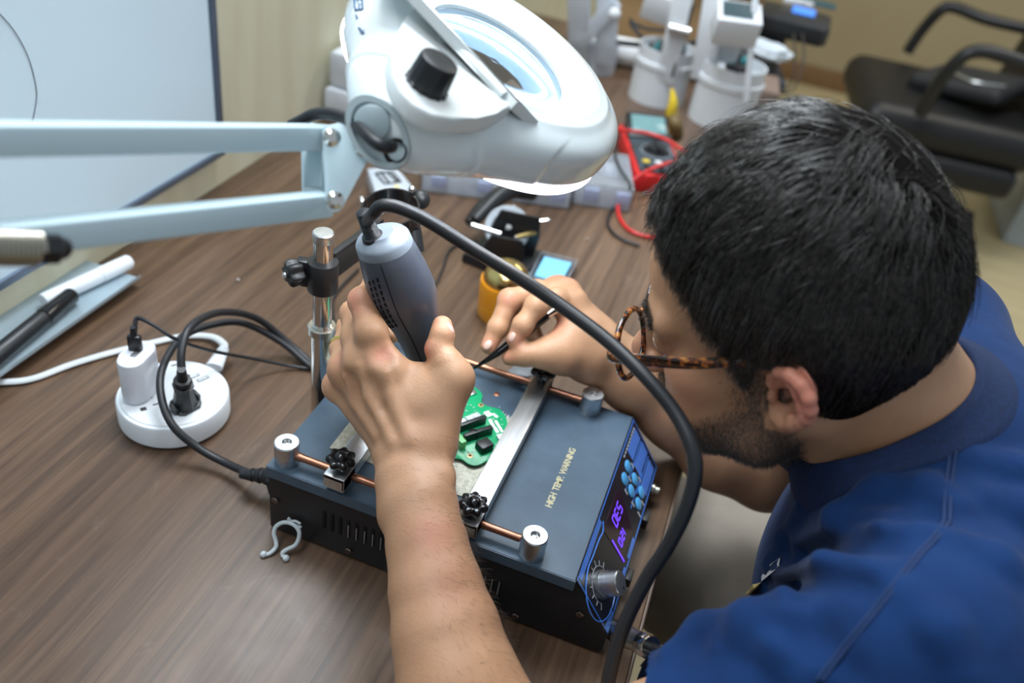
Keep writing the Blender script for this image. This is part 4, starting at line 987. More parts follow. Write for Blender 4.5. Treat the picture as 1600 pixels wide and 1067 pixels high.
b = MB(); mid = V3((pxy[0], pxy[1], zm)) + ad * (La - .02) / 2 + ad * .004; b.box(mid, (La - .034, .010, z1c - z0c - .006), .001, frame((0, 0, 1), ad))
b.box(mid + V3((0, 0, (z1c - z0c) / 2 - .001)) + np.cross((0, 0, 1), ad) * -.004, (La - .034, .0018, .003), 0, frame((0, 0, 1), ad)); obj('arm', b, M_BLACK, sd)
b = MB(); RR = .0275
b.lathe([(RR - .002, -.012), (RR, -.012), (RR, .012), (RR - .002, .012), (RR - .002, -.012)], 56, frame((-.05, -.25, 1)), rc, caps=False); obj('ring_holder', b, M_BLACKG, sd)
b = MB(); F = frame((-.05, -.25, 1)); p = rc + F @ V3((-.6, -.8, 0)) * (RR + .0) 
lp = W(578, 322, .86); lp2 = W(566, 318, .855); b.tube([rc - ad * 0 + unit(lp - rc) * (RR - .002), lp, lp2], .0020, 10); b.box(lp2, (.004, .010, .013), .001, frame((0, -.2, 1), lp - lp2)); obj('thumb_screw', b, M_ALU, sd)
b = MB(); b.ball(rc + F @ V3((.35, .93, .35)) * RR + V3((0, 0, .006)), .0036, 16); obj('ball_screw', b, M_CHROME, sd)
b = MB(); b.ball(rc + F @ V3((.55, .95, .1)) * (RR + .003), (.010, .009, .010), 16); b.cyl(rc + F @ V3((.8, -.1, -.3)) * RR, rc + F @ V3((1.05, -.5, -.9)) * RR, .009, n=16); obj('knuckle', b, M_BLACK, sd)

# ------------------------------------------------------------------ hot air gun
G0 = W(597, 373, .632); G1 = W(656, 524, .702); gd = unit(G1 - G0); GF = frame(gd, RC[0])
gun = thing('hot_air_gun', G0 + gd * .2, 'dark grey hot air gun handle held upright in the left fist', 'hot air gun')
M_GUN = mat('charcoal_gun_plastic', (.070, .080, .104), .32, var=(.062, .072, .094), vscale=60, bump=.04, bscale=1200)
M_GUNC = mat('slate_gun_cap', (.21, .245, .29), .38, bump=.04, bscale=1200)
prof = [(.0185, .004), (.0205, .008), (.0222, .020), (.0240, .034), (.0252, .048), (.0245, .060), (.0215, .074), (.0185, .088), (.0170, .105), (.0165, .120), (.0150, .136), (.0120, .144)]
def wobg(a, r_, z): return r_ * (1 + .05 * math.cos(2 * a))
b = MB(); b.lathe(prof, 64, GF, G0, wob=wobg); obj('handle', b, M_GUN, gun, ang=60)
b = MB(); b.lathe([(.0205, .0075), (.0200, .001), (.0185, -.0015), (.0130, -.003), (.0110, -.0045), (.0100, -.006), (.0005, -.006)], 64, GF, G0, wob=wobg); obj('end_cap', b, M_GUNC, gun, ang=50)
so = GF @ V3((-.0055, .002, 0)); S0 = G0 + so - gd * .004
b = MB(); pr_s = []
for k in range(13): z = .020 * k / 12; pr_s += [(.0062 - .0008 * k / 12, -z), (.0054 - .0008 * k / 12, -z - .0009)]
b.lathe([(.0085, .001), (.0080, -.002), (.0064, -.0025)] + [(r_, z - .003) for r_, z in pr_s], 24, GF, S0); obj('strain_relief', b, M_RUBBER, gun, ang=50)
# seam line down the side and vent slots
b = MB()
def gpt(a, z, off=.0):
    R_ = np.interp(z, [q[1] for q in prof], [q[0] for q in prof]) * (1 + .05 * math.cos(2 * a)) + off
    return G0 + GF @ V3((R_ * math.cos(a), R_ * math.sin(a), z))
asm = math.radians(28)
# angle of the camera-facing side
vc = GF.T @ (CAM - G0); acam = math.atan2(vc[1], vc[0])
b.tube([gpt(acam + .42, z, .0001) for z in np.linspace(.005, .125, 16)], .00045, 6, smooth=1); obj('seam', b, M_HOLE, gun)
rgt = GF.T @ RC[0]; sgn = 1 if math.cos(acam + .6 - math.atan2(rgt[1], rgt[0])) > math.cos(acam - .6 - math.atan2(rgt[1], rgt[0])) else -1
for i in range(3):
    for j in range(9):
        a = acam - sgn * (.72 + .20 * i); z = .022 + .0058 * j + .0025 * i
        R_ = np.interp(z, [q[1] for q in prof], [q[0] for q in prof]); c_ = gpt(a, z, -.0004)
        nrm = unit(GF @ V3((math.cos(a), math.sin(a), 0))); b = MB(); b.box(c_, (.0018, .0040, .0018), .0003, np.stack([np.cross(gd, nrm), gd, nrm], 1)); obj('vent_slot', b, M_HOLE, gun)
b = MB(); b.lathe([(.0125, .140), (.0125, .150), (.0100, .152), (.0100, .168), (.0080, .170), (.0078, .176), (.0060, .176), (.0060, .168)], 32, GF, G0); obj('nozzle', b, M_STEEL, gun)
b = MB()
ctop = S0 - gd * .024
cpts = [S0 - gd * .004, S0 - gd * .014, W(584, 334, .590), W(592, 324, .584), W(606, 321, .582), W(630, 327, .582), W(672, 347, .582), W(740, 390, .580), W(810, 433, .572), W(880, 480, .560), W(950, 533, .545), W(1010, 590, .528), W(1055, 645, .518), W(1080, 695, .510), W(1086, 740, .508), W(1072, 795, .512), W(1045, 850, .520), W(1010, 905, .530), W(980, 965, .536), W(962, 1015, .540), W(950, 1067, .542), W(940, 1130, .545), W(936, 1200, .56)]
b.tube(cpts, .0047, 18, smooth=8); obj('cable', b, M_RUBBER, gun)

# connector and lead plugged low into the front of the station
cn = thing('screw_connector', W(1000, 1010, .70), 'silver screw connector with a black lead at the front of the station', 'connector')
p0 = V3((BL + PX - .001, .018, .015)); p1 = W(1018, 1012, .655); dv = unit(p1 - p0)
F = frame(dv); L = np.linalg.norm(p1 - p0)
b = MB(); b.lathe([(.0078, 0), (.0078, L * .15), (.0092, L * .16), (.0092, L * .55), (.0085, L * .58), (.0085, L * .8)], 28, F, p0); obj('shell', b, mat('brushed_nickel', (.50, .48, .42), .3, 1.0), cn)
b = MB(); b.lathe([(.0092, L * .80), (.0096, L * .82), (.0096, L * .96), (.0088, L)], 12, F, p0, wob=None); obj('coupling_nut', b, M_CHROME, cn, ang=20)
b = MB(); b.tube([p1 - dv * .002, p1 + dv * .012, W(1050, 1030, .63), W(1090, 1052, .63), W(1120, 1110, .66)], .0042, 12); obj('cable', b, M_RUBBER, cn)

# ------------------------------------------------------------------ magnifier lamp
LC = W(783, 78, .68); ln_ = unit((.386, .03, .922)); la = RC.T @ V3((.80, .62, 0)); la = unit(la - ln_ * (la @ ln_)); lb = np.cross(ln_, la)
HH = W(612, 208, .575)
if lb @ (HH - LC) < 0: la = -la; lb = -lb
LF = np.stack([la, lb, ln_], 1)
HL = LF.T @ (HH - LC)      # hinge in lamp coordinates
lamp = thing('magnifier_lamp', HH, 'large white ring-lit magnifier lamp on a grey spring arm above the hands', 'lamp')
v = Vol(V3((-.150, -.145, -.065)), V3((.150, .20, .045)), .0017)
v.rcyl((0, 0, -.0215), .1205, .0205, .015)
v.rcyl((0, 0, -.004), .098, .013, .011, k=.020)
tip = V3((HL[0], HL[1] - .002, HL[2]))
v.cone((tip[0] * .4, .070, -.024), (tip[0] * .9, .125, -.024), .021, .019, k=.030, wdir=(1, 0, 0), sw=2.5)
v.cone((tip[0] * .8, .105, -.024), tip + V3((0, -.006, -.002)), .020, .0185, k=.045, wdir=(1, 0, 0), sw=1.35)
v.rcyl((0, 0, 0.0), .0815, .030, .001, k=.004, mode='s')
v.rcyl((0, 0, -.046), .094, .028, .001, k=.004, mode='s', cone=-.4)
b = v.mesh(); mbw = MB(); mbw.add(b.v, b.f, LF, LC); obj('housing', mbw, M_LAMP, lamp, ang=180)
def lpt(u, v_, h=0.0):
    dr = W(u, v_, 1.0) - CAM; P0 = LC + ln_ * h; t = ((P0 - CAM) @ ln_) / (dr @ ln_); return LF.T @ (CAM + dr * t - LC)
M_GLOW = mat('ring_tube', (.9, .95, 1), .4, emit=(.86, .95, 1.0), estr=22.0)
b = MB(); b.tube([LC + LF @ V3((.0715 * math.cos(a), .0715 * math.sin(a), -.008)) for a in np.linspace(0, 2 * math.pi, 73)], .0078, 16, smooth=1, caps=False); obj('ring_tube', b, M_GLOW, lamp, ang=180)
M_DIFF = mat('lit_diffuser_skirt', (.9, .95, 1), .5, emit=(.95, .96, 1.0), estr=7.0)
b = MB(); b.lathe([(.1150, -.0415), (.1185, -.0425), (.1165, -.0460), (.1010, -.0470), (.0960, -.0455)], 96, LF, LC, caps=False); obj('diffuser_skirt', b, M_DIFF, lamp, ang=180)
M_UNDERGLOW = mat('down_facing_added_glow', (.10, .13, .16), .5, emit=(.95, .96, 1.0), estr=34.0)  # extra glowing ring added under the housing to brighten the hands
nt_ = M_UNDERGLOW.node_tree; g_ = nt_.nodes.new('ShaderNodeNewGeometry'); mm_ = nt_.nodes.new('ShaderNodeMath'); mm_.operation = 'MULTIPLY_ADD'; mm_.inputs[1].default_value = -34.0; mm_.inputs[2].default_value = 34.0
nt_.links.new(g_.outputs['Backfacing'], mm_.inputs[0]); nt_.links.new(mm_.outputs[0], nt_.nodes['Principled BSDF'].inputs['Emission Strength'])
b = MB(); b.lathe([(.0800, -.0440), (.0955, -.0440)], 96, LF, LC, caps=False)
_p = V3(b.v[0]); _q = [V3(b.v[i]) for i in b.f[0]]; _n = np.cross(_q[1] - _q[0], _q[2] - _q[1])
if _n @ ln_ > 0: b.f = [tuple(f_[::-1]) for f_ in b.f]
obj('added_glow_ring', b, M_UNDERGLOW, lamp, ang=180)
M_LENS = mat('magnifier_glass', (.72, .86, 1.0), .03, trans=1.0, ior=1.08)
b = MB(); b.lathe([(.0605, -.010), (.0615, -.008), (.0605, -.006), (.045, -.0035), (.025, -.0015), (.001, -.0008)], 72, LF, LC, caps=False)
b.lathe([(.001, -.0145), (.025, -.0140), (.045, -.0125), (.0605, -.010)], 72, LF, LC, caps=False); obj('lens', b, M_LENS, lamp, ang=180)
b = MB(); b.lathe([(.0615, -.017), (.0640, -.017), (.0640, -.003), (.0615, -.003), (.0615, -.017)], 72, LF, LC, caps=False); obj('lens_rim', b, M_LAMP2, lamp)
# raised cover with the switch knob
cov = [(802, 166), (775, 178), (745, 185), (710, 187), (675, 180), (645, 163), (625, 140), (614, 115), (612, 85), (620, 55), (635, 25), (648, 8)]
cp_ = [lpt(u, v_, .013) for u, v_ in cov]
P = ccw([(p[0], p[1]) for p in cp_])
b = MB(); b.prism(P, .000, .0135, .0025, Mx=LF, loc=LC, seg=3); obj('cover_plate', b, M_LAMP2, lamp, ang=40)
kp_ = lpt(666, 134, .0135)
def wobk(a, r_, z): return r_ * (1 + .03 * math.cos(14 * a)) if z < .017 else r_
b = MB(); b.lathe([(.0148, .0), (.0148, .0015), (.0140, .002), (.0132, .0180), (.0124, .0198), (.0108, .0204), (.0005, .0198)], 112, LF, LC + LF @ V3((kp_[0], kp_[1], .0135)), wob=wobk); obj('switch_knob', b, M_BLACK, lamp, ang=40)
# open lens lid, seen nearly edge-on
A0 = LC + LF @ lpt(655, 12, .0150); A1 = LC + LF @ lpt(803, 165, .0150); B1 = W(852, 180, .612); B0 = W(640, -8, .585); Bx = W(572, -80, .58); Ax = LC + LF @ lpt(600, -60, .0150)
def plate(pts, th, m, nm, parent):
    n_ = unit(np.cross(pts[1] - pts[0], pts[-1] - pts[0])); o_ = pts[0]; F = frame(n_, pts[1] - pts[0])
    q_ = [F.T @ (p - o_) for p in pts]; b = MB(); b.prism(ccw([(p[0], p[1]) for p in q_]), -th / 2, th / 2, .0006, Mx=F, loc=o_); return obj(nm, b, m, parent)
plate([Ax, A1, B1, Bx], .0075, M_LAMP2, 'lens_lid', lamp)
b = MB(); b.tube([A0 * .9 + A1 * .1, A0 * .1 + A1 * .9], .0035, 12); obj('lid_hinge', b, M_LAMP2, lamp)
# printed marks on the shell's left shoulder
def shell_hit(u, v_):
    dr = W(u, v_, 1.0) - CAM
    for t in np.arange(.45, .80, .0008):
        p = CAM + dr * t
        if v.at(LF.T @ (p - LC)) < 0: return p
    return None
b = MB()
for (u0, v0, u1, v1) in [(553, -4, 556, 16), (553, -2, 566, -1), (554, 7, 565, 8), (556, 16, 566, 15), (560, -2, 562, 15), (566, -3, 567, 15), (557, 24, 559, 30), (561, 44, 568, 52), (564, 54, 571, 47)]:
    pa_, pb_ = shell_hit(u0, v0), shell_hit(u1, v1)
    if pa_ is not None and pb_ is not None: b.tube([pa_ - unit(pa_ - CAM) * .0002, pb_ - unit(pb_ - CAM) * .0002], .0010, 6, smooth=1)
if b.v: obj('printed_marks', b, mat('blue_grey_print', (.10, .17, .30), .5), lamp)
# hinge disc, cable and brackets
hn = unit(CAM - HH + V3((-.14, 0, -.02)))
FH = frame(hn, RC[0])
b = MB(); b.lathe([(.0290, -.012), (.0310, -.004), (.0300, .001), (.0245, .0012), (.0240, -.0015), (.0005, -.0015)], 56, FH @ np.array([[.82, -.57, 0], [.57, .82, 0], [0, 0, 1.]]) @ np.diag([.60, .88, 1]), HH + hn * .0145 - RC[0] * .006); obj('hinge_plate', b, mat('grey_hinge_plate', (.46, .55, .58), .35), lamp)
b = MB(); b.lathe([(.0085, -.002), (.0085, .0015), (.0065, .002), (.0060, -.001)], 32, FH, HH + hn * .0145 + FH @ V3((.006, -.012, 0))); obj('cable_gland', b, M_HOLE, lamp)
b = MB(); b.lathe([(.0120, -.001), (.0120, .0035), (.0105, .0045), (.0005, .0045)], 32, FH, HH + hn * .0140 + FH @ V3((-.009, .006, 0))); obj('hinge_boss', b, mat('grey_hinge_boss', (.36, .45, .48), .35), lamp)
def sqtube(p0, p1, w, nm, tilt):
    p0 = V3(p0); p1 = V3(p1); F = frame(p1 - p0, tilt); b = MB(); b.box((p0 + p1) / 2, (w, w, np.linalg.norm(p1 - p0)), .0018, F, seg=3); obj(nm, b, M_PAINT, lamp)
tl = RC.T @ V3((0, -1, -.55))
dU = unit(W(0, 217, .425) - W(500, 215, .585)); dL = unit(W(0, 374, .43) - W(508, 321, .582))
sqtube(W(505, 214, .587), W(505, 214, .587) - (W(505, 214, .587) - W(0, 217, .425)) * 1.6, .0165, 'upper_arm', tl)
sqtube(W(510, 318, .584), W(510, 318, .584) - (W(510, 318, .584) - W(0, 374, .43)) * 1.6, .0165, 'lower_arm', tl)
def pplate(pix, th, m, nm, dep, parent=lamp):
    pts = [W(u, v_, d_) for (u, v_), d_ in zip(pix, dep)]; c_ = np.mean(pts, 0); n_ = unit(np.cross(pts[1] - pts[0], pts[2] - pts[0])); F = frame(n_, pts[1] - pts[0])
    q_ = [F.T @ (p - c_) for p in pts]; b = MB(); b.prism(ccw([(p[0], p[1]) for p in q_]), -th / 2, th / 2, .0005, Mx=F, loc=c_); return obj(nm, b, m, parent)
pplate([(504, 204), (512, 196), (530, 192), (556, 200), (575, 215), (582, 232), (574, 252), (536, 322), (530, 330), (520, 332), (512, 326), (509, 312)], .0022, M_PAINT, 'bracket_plate', [.572] * 12)
pplate([(470, 190), (522, 196), (548, 205), (570, 235), (530, 300), (508, 312), (472, 300)], .0020, M_PAINT, 'bracket_plate', [.604] * 7)
pplate([(473, 234), (503, 234), (503, 292), (475, 292)], .0018, M_PAINT, 'bracket_web', [.590] * 4)
for u, v_, dd in [(519, 215, .570), (524, 313, .570), (570, 232, .570)]:
    p = W(u, v_, dd); F = frame(CAM - p); b = MB(); b.lathe([(.0062, -.004), (.0060, .0005), (.0030, .0022), (.0028, .0005), (.0004, .0005)], 24, F, p); obj('bolt', b, M_CHROME, lamp, ang=25)
b = MB(); b.tube([W(455, 196, .605), W(472, 188, .598), W(490, 179, .590), (W(515, 178, .580)), W(543, 186, .572), W(565, 203, .556), W(583, 220, .546), W(600, 229, .545), W(613, 229, .553)], .0042, 14); obj('cable', b, M_RUBBER, lamp)
# spring with its black end button
b = MB(); s0 = W(-60, 384, .412); s1 = W(58, 386, .440); ax_ = unit(s1 - s0); F = frame(ax_); n_ = 15; L = np.linalg.norm(s1 - s0)
b.tube([s0 + F @ V3((  .0088 * math.cos(2 * math.pi * t * n_), .0088 * math.sin(2 * math.pi * t * n_), t * L)) for t in np.linspace(0, 1, n_ * 14)], .0016, 8, smooth=1); obj('spring', b, mat('dull_zinc', (.42, .40, .34), .35, 1.0), lamp)
b = MB(); b.lathe([(.0075, -.006), (.0092, -.004), (.0092, .004), (.0075, .006)], 7, F, s1 + ax_ * .005); b.ball(s1 + ax_ * .011, .0068, 16); obj('spring_knob', b, M_BLACK, lamp)

# the lamp is a small one: scaled to its real size and set in its place
lamp.scale = (.86, .86, .86)
lamp.location = (0.0969, -0.0095, 0.4058 + Z0)
# ------------------------------------------------------------------ tweezers
TT = onz(737, 577, .112); TE = W(887, 478, .795)
# ------------------------------------------------------------------ the seated person
def rotv(w):
    t = np.linalg.norm(w); k = w / t; K = np.array([[0, -k[2], k[1]], [k[2], 0, -k[0]], [-k[1], k[0], 0]])
    return np.eye(3) + np.sin(t) * K + (1 - np.cos(t)) * K @ K
HM = np.diag([-1.0, -1.0, 1.0]) @ rotv(V3((0.0262, 0.3684, -0.1613)))     # columns: face forward, left ear, crown
HC = V3((0.3618, 0.0783, 0.3067)); HS = 1.0
def hd(f, l, u): return HC + HM @ V3((f, l, u)) * HS
def skin_mat():
    m = bpy.data.materials.new('skin'); m.use_nodes = True; nt = m.node_tree; N = nt.nodes; L = nt.links; b = N['Principled BSDF']
    tc = N.new('ShaderNodeTexCoord')
    n1 = N.new('ShaderNodeTexNoise'); n1.inputs['Scale'].default_value = 28; n1.inputs['Detail'].default_value = 5; L.new(tc.outputs['Object'], n1.inputs[0])
    r1 = N.new('ShaderNodeValToRGB'); r1.color_ramp.elements[0].position = .36; r1.color_ramp.elements[0].color = (.42, .225, .125, 1); r1.color_ramp.elements[1].position = .64; r1.color_ramp.elements[1].color = (.48, .270, .155, 1)
    L.new(n1.outputs[0], r1.inputs[0])
    at_ = N.new('ShaderNodeAttribute'); at_.attribute_name = 'tone'
    sp = N.new('ShaderNodeSeparateColor'); L.new(at_.outputs['Color'], sp.inputs[0])
    m1 = N.new('ShaderNodeMixRGB'); m1.inputs[2].default_value = (.66, .22, .165, 1); L.new(sp.outputs[0], m1.inputs[0]); L.new(r1.outputs[0], m1.inputs[1])
    m2 = N.new('ShaderNodeMixRGB'); m2.inputs[2].default_value = (.10, .065, .050, 1); L.new(sp.outputs[1], m2.inputs[0]); L.new(m1.outputs[0], m2.inputs[1])
    L.new(m2.outputs[0], b.inputs['Base Color'])
    b.inputs['Roughness'].default_value = .48; b.inputs['Specular IOR Level'].default_value = .4
    b.inputs['Subsurface Weight'].default_value = .12; b.inputs['Subsurface Radius'].default_value = (1, .35, .2); b.inputs['Subsurface Scale'].default_value = .004
    n2 = N.new('ShaderNodeTexNoise'); n2.inputs['Scale'].default_value = 420; n2.inputs['Detail'].default_value = 4; L.new(tc.outputs['Object'], n2.inputs[0])
    n3 = N.new('ShaderNodeTexVoronoi'); n3.inputs['Scale'].default_value = 520; L.new(tc.outputs['Object'], n3.inputs[0])
    mx = N.new('ShaderNodeMath'); mx.operation = 'ADD'; L.new(n2.outputs[0], mx.inputs[0]); L.new(n3.outputs[0], mx.inputs[1])
    bp = N.new('ShaderNodeBump'); bp.inputs['Strength'].default_value = .16; bp.inputs['Distance'].default_value = .0006; L.new(mx.outputs[0], bp.inputs['Height']); L.new(bp.outputs[0], b.inputs['Normal'])
    return m
M_SKIN = skin_mat()

LSH, RSH = V3((.468, -.088, .228)), V3((.462, .250, .225))
LEL = W(800, 1280, .55); LWR = W(645, 748, .636)
REL = W(1200, 735, .885); RWR = W(932, 550, .838)
NB = V3((.478, .083, .245))
B = Vol((-.03, -.235, -.06), (.64, .36, .455), .0018)
# --- torso core under the shirt, neck
B.chain([V3((.500, .083, .190)), V3((.51, .083, .08)), V3((.55, .083, -.08))], [.066, .085, .085], .04, wdir=(0, 1, 0), sw=1.35)
B.cone(V3((.500, .05, .195)), LSH, .042, .042, .02); B.cone(V3((.500, .11, .195)), RSH, .042, .042, .02)
NCb = V3((.447, .083, .258)) - unit((-.74, 0, .67)) * .050
B.cone(hd(-.030, 0, -.020), NCb, .052, .055, .02)
B.cone(hd(-.046, 0, -.010), NCb + V3((.010, 0, .010)), .043, .048, .02)
B.cone(hd(.006, .0, -.052), NCb + V3((-.022, 0, -.022)), .036, .042, .02)
B.cone(hd(-.022, .046, -.040), V3((.425, .055, .205)), .012, .010, .018)     # sterno-mastoid
# --- head
def he(c, r_, k=.012, mode='u', M_=None): B.ell(hd(*c), r_, HM if M_ is None else M_, k, mode)
def hc(a, c, r0, r1, k=.012, mode='u', **kw): B.cone(hd(*a), hd(*c), r0, r1, k, mode, **kw)
he((-.004, 0, .038), (.0885, .0740, .0985), .006)
he((.036, 0, .043), (.060, .060, .062), .012)
he((.026, 0, -.016), (.058, .055, .060), .018)
for s in (-1, 1):
    hc((-.004, s * .058, -.030), (.016, s * .049, -.058), .014, .013, .02)
    hc((.016, s * .049, -.058), (.064, s * .018, -.080), .013, .014, .02)
    he((.054, s * .039, -.016), (.026, .019, .018), .018)
    hc((.074, s * .046, .022), (.088, s * .014, .019), .009, .010, .014)
    he((.060, s * .032, -.046), (.024, .021, .024), .018)
he((.071, 0, -.082), (.017, .022, .014), .015)
he((.072, 0, -.048), (.024, .028, .024), .018)
for s in (-1, 1): he((.094, s * .032, .004), (.013, .015, .009), .012, 's')
hc((.090, 0, .018), (.108, 0, -.016), .0075, .0085, .012); he((.111, 0, -.024), (.0115, .0105, .0095), k=.010)
for s in (-1, 1):
    he((.101, s * .0125, -.029), (.010, .0065, .0075), .006); he((.103, s * .0065, -.0355), (.0045, .0028, .0035), .002, 's')
    he((.0765, s * .032, .004), (.0125, .0125, .0122), .002)
    hc((.088, s * .020, .0005), (.080, s * .044, .002), .0030, .0030, .004)
    hc((.0885, s * .020, .009), (.081, s * .045, .0085), .0035, .0035, .004)
hc((.095, -.018, -.0490), (.0975, 0, -.0475), .0038, .0048, .005); hc((.0975, 0, -.0475), (.095, .018, -.0490), .0048, .0038, .005)
hc((.0925, -.016, -.0575), (.095, 0, -.0585), .0042, .0052, .005); hc((.095, 0, -.0585), (.0925, .016, -.0575), .0052, .0042, .005)
hc((.103, -.022, -.0530), (.103, .022, -.0530), .0014, .0014, .003, 's')
def ear(s):
    eb = unit(V3((-.90, s * .42, -.16))); eu = unit(V3((-.06, s * .12, 1))); eu = unit(eu - eb * (eu @ eb)); eo = np.cross(eu, eb); eo = eo if eo[1] * s > 0 else -eo
    E0 = V3((-.002, s * .0690, -.005)); es = .74
    def ep(x, y, z=0.0): q = E0 + (eb * x * 1.36 + eu * y + eo * z * 1.2) * es; return hd(*q)
    EM = HM @ np.stack([eb, eu, eo], 1); c0 = ep(.012, 0, 0)
    v = Vol(c0 - .045, c0 + .045, .0009)
    v.ell(ep(.010, .002, -.006), (.0150, .0230, .0080), EM)
    v.ell(ep(.014, .004, .001), (.0160, .0260, .0036), EM, .006)
    hel = [(.002, .002, .004), (-.001, .010, .0045), (.0005, .0195, .0055), (.006, .0280, .0070), (.0145, .0325, .0085), (.0235, .0300, .0095), (.0295, .0215, .0100), (.0310, .0100, .0095), (.0290, -.0020, .0085), (.0240, -.0130, .0070), (.0170, -.0210, .0050)]
    v.chain([ep(*q) for q in hel], [.0022, .0028, .0032, .0036, .0040, .0042, .0042, .0040, .0038, .0036, .0046], .003, kj=.002)
    v.chain([ep(.0170, -.0205, .004), ep(.010, -.0270, .0035), ep(.0035, -.0255, .0025), ep(.000, -.0160, .001)], [.0046, .0056, .0050, .0036], .004, kj=.002)
    v.chain([ep(.0215, -.0080, .006), ep(.0225, .0040, .007), ep(.0190, .0140, .0065), ep(.0110, .0210, .005)], [.0024, .0028, .0028, .0022], .005, kj=.002)
    v.ell(ep(.0115, -.0010, .0060), (.0098, .0125, .0075), EM, .003, 's')
    v.ell(ep(.0060, -.0040, .0000), (.0055, .0060, .0090), EM, .002, 's')
    v.ell(ep(.0000, -.0050, .0035), (.0030, .0050, .0036), EM, .003)
    v.ell(ep(.0165, -.0150, .0055), (.0040, .0035, .0030), EM, .003)
    return v
# --- left arm
U_ = RC[1]; Rr = RC[0]
B.cone(LSH, LEL + (LSH - LEL) * .35, .046, .042, .02); B.cone(LEL + (LSH - LEL) * .4, LEL, .041, .036, .02)
fa = [LEL, W(757, 1150, .555), W(716, 1067, .565), W(696, 985, .578), W(681, 920, .590), W(667, 850, .606), W(654, 790, .621), LWR]
B.chain(fa, [.036, .0390, .0375, .0335, .0295, .0262, .0240, .0215], .012, kj=.003, wdir=Rr, sw=1.10)
B.chain([W(651, 800, .624), LWR, W(640, 712, .645)], [.0195, .0185, .0185], .008, kj=.003, wdir=Rr, sw=1.45)
B.ell(W(690, 742, .630), (.009, .009, .007), None, .010)            # ulna / radius heads
mL = {'i': W(603, 578, .657), 'm': W(566, 566, .666), 'r': W(540, 578, .684), 'p': W(529, 603, .706)}
cw = {'i': W(664, 712, .646), 'm': W(648, 710, .646), 'r': W(630, 706, .651), 'p': W(617, 704, .658)}
for q, r1 in (('i', .0135), ('m', .0125), ('r', .0120), ('p', .0110)):
    B.cone(cw[q], mL[q], .0145, r1 * .96, .012)
    B.ell(mL[q] - (mL[q] - CAM) * .004, (r1 * .97,) * 3, None, .010)
B.cone(W(655, 650, .668), W(600, 610, .682), .015, .013, .02)       # palm pad
def finger(Vv, joints, radii, k0=.010, kj=.004):
    Vv.chain([V3(j) for j in joints], radii, k0, kj=kj)
    for j, r_ in zip(joints[1:-1], radii[1:-1]): Vv.ell(j, (r_ * 1.07,) * 3, None, .004)
Gp = lambda z, a, off=.0092: gpt(a, z, off)
lft = acam + (sgn * -1.05)     # side of the gun towards the photo's left
finger(B, [mL['i'], W(580, 520, .656), W(566, 470, .664), W(585, 446, .692), W(612, 450, .704)], [.0120, .0118, .0100, .0088, .0078])
finger(B, [mL['m'], W(556, 528, .676), W(552, 490, .690), W(578, 482, .718), W(612, 492, .726)], [.0118, .0108, .0098, .0086, .0078])
finger(B, [mL['r'], W(536, 545, .702), W(545, 512, .714), W(572, 512, .742), W(612, 524, .748)], [.0108, .0098, .0090, .0082, .0074])
finger(B, [mL['p'], W(532, 578, .724), W(542, 552, .738), W(570, 552, .758), W(604, 560, .762)], [.0095, .0086, .0080, .0072, .0064])
tcmc = W(680, 688, .652); tmcp = W(707, 592, .658); tip_ = W(691, 509, .664); tipj = W(685, 545, .660)
B.cone(tcmc, tmcp, .0170, .0135, .014); B.cone(W(660, 625, .657), tmcp, .0125, .0130, .016)
B.cone(W(672, 628, .660), W(655, 588, .664), .0110, .0080, .02)     # web of skin
B.chain([tmcp, W(697, 566, .657), tipj, W(691, 524, .661), tip_], [.0136, .0116, .0103, .0094, .0080], .008, kj=.003)
# extensor tendons and the hollow between the first knuckles
def ridge(V_, pts, r0, hgt, k, mode='u', d0=.3, d1=1.0):
    P = [V_.hit(u, v_, d0, d1) for u, v_ in pts]; P = [p for p in P if p is not None]
    P = [p + unit(p - CAM) * (r0 - hgt if mode == 'u' else -(r0 - hgt)) for p in P]
    if len(P) == 1: V_.cone(P[0], P[0] + V3((0, 0, .0001)), r0, r0, k, mode)
    elif P: V_.chain(P, [r0 * .7] + [r0] * (len(P) - 1), k, mode, kj=k * .5)
ridge(B, [(598, 550)], .0060, .0016, .012, 's'); ridge(B, [(575, 600), (590, 640)], .0050, .0010, .010, 's'); ridge(B, [(548, 590), (560, 640)], .0040, .0008, .008, 's')
ridge(B, [(640, 690), (612, 620), (603, 585)], .0030, .0009, .008); ridge(B, [(612, 690), (578, 620), (563, 572)], .0028, .0010, .008); ridge(B, [(588, 680), (556, 630), (541, 588)], .0026, .0008, .008)
# --- right arm
B.cone(RSH, REL, .046, .038, .03)
B.chain([REL, W(1130, 700, .880), W(1060, 640, .868), W(990, 592, .852), RWR], [.037, .0385, .0345, .0280, .0225], .02, wdir=(0, .3, 1), sw=1.1)
B.chain([W(965, 572, .846), RWR, W(915, 535, .836)], [.0200, .0195, .0190], .015, wdir=U_, sw=1.35)
mR = {'i': W(893, 474, .826), 'm': W(884, 458, .842), 'r': W(872, 452, .860), 'p': W(862, 458, .876)}
for q, r1, c_ in (('i', .0125, W(920, 545, .828)), ('m', .0120, W(922, 530, .838)), ('r', .0112, W(922, 522, .848)), ('p', .0105, W(920, 520, .858))):
    B.cone(c_, mR[q], .0155, r1, .018); B.ell(mR[q], (r1 * 1.02,) * 3, None, .006)
finger(B, [mR['i'], W(868, 468, .812), W(838, 478, .800), W(817, 508, .797), W(804, 531, .799)], [.0118, .0108, .0102, .0090, .0080])
finger(B, [mR['m'], W(840, 456, .832), W(796, 469, .820), W(778, 512, .815), W(764, 541, .814)], [.0116, .0108, .0104, .0090, .0080])
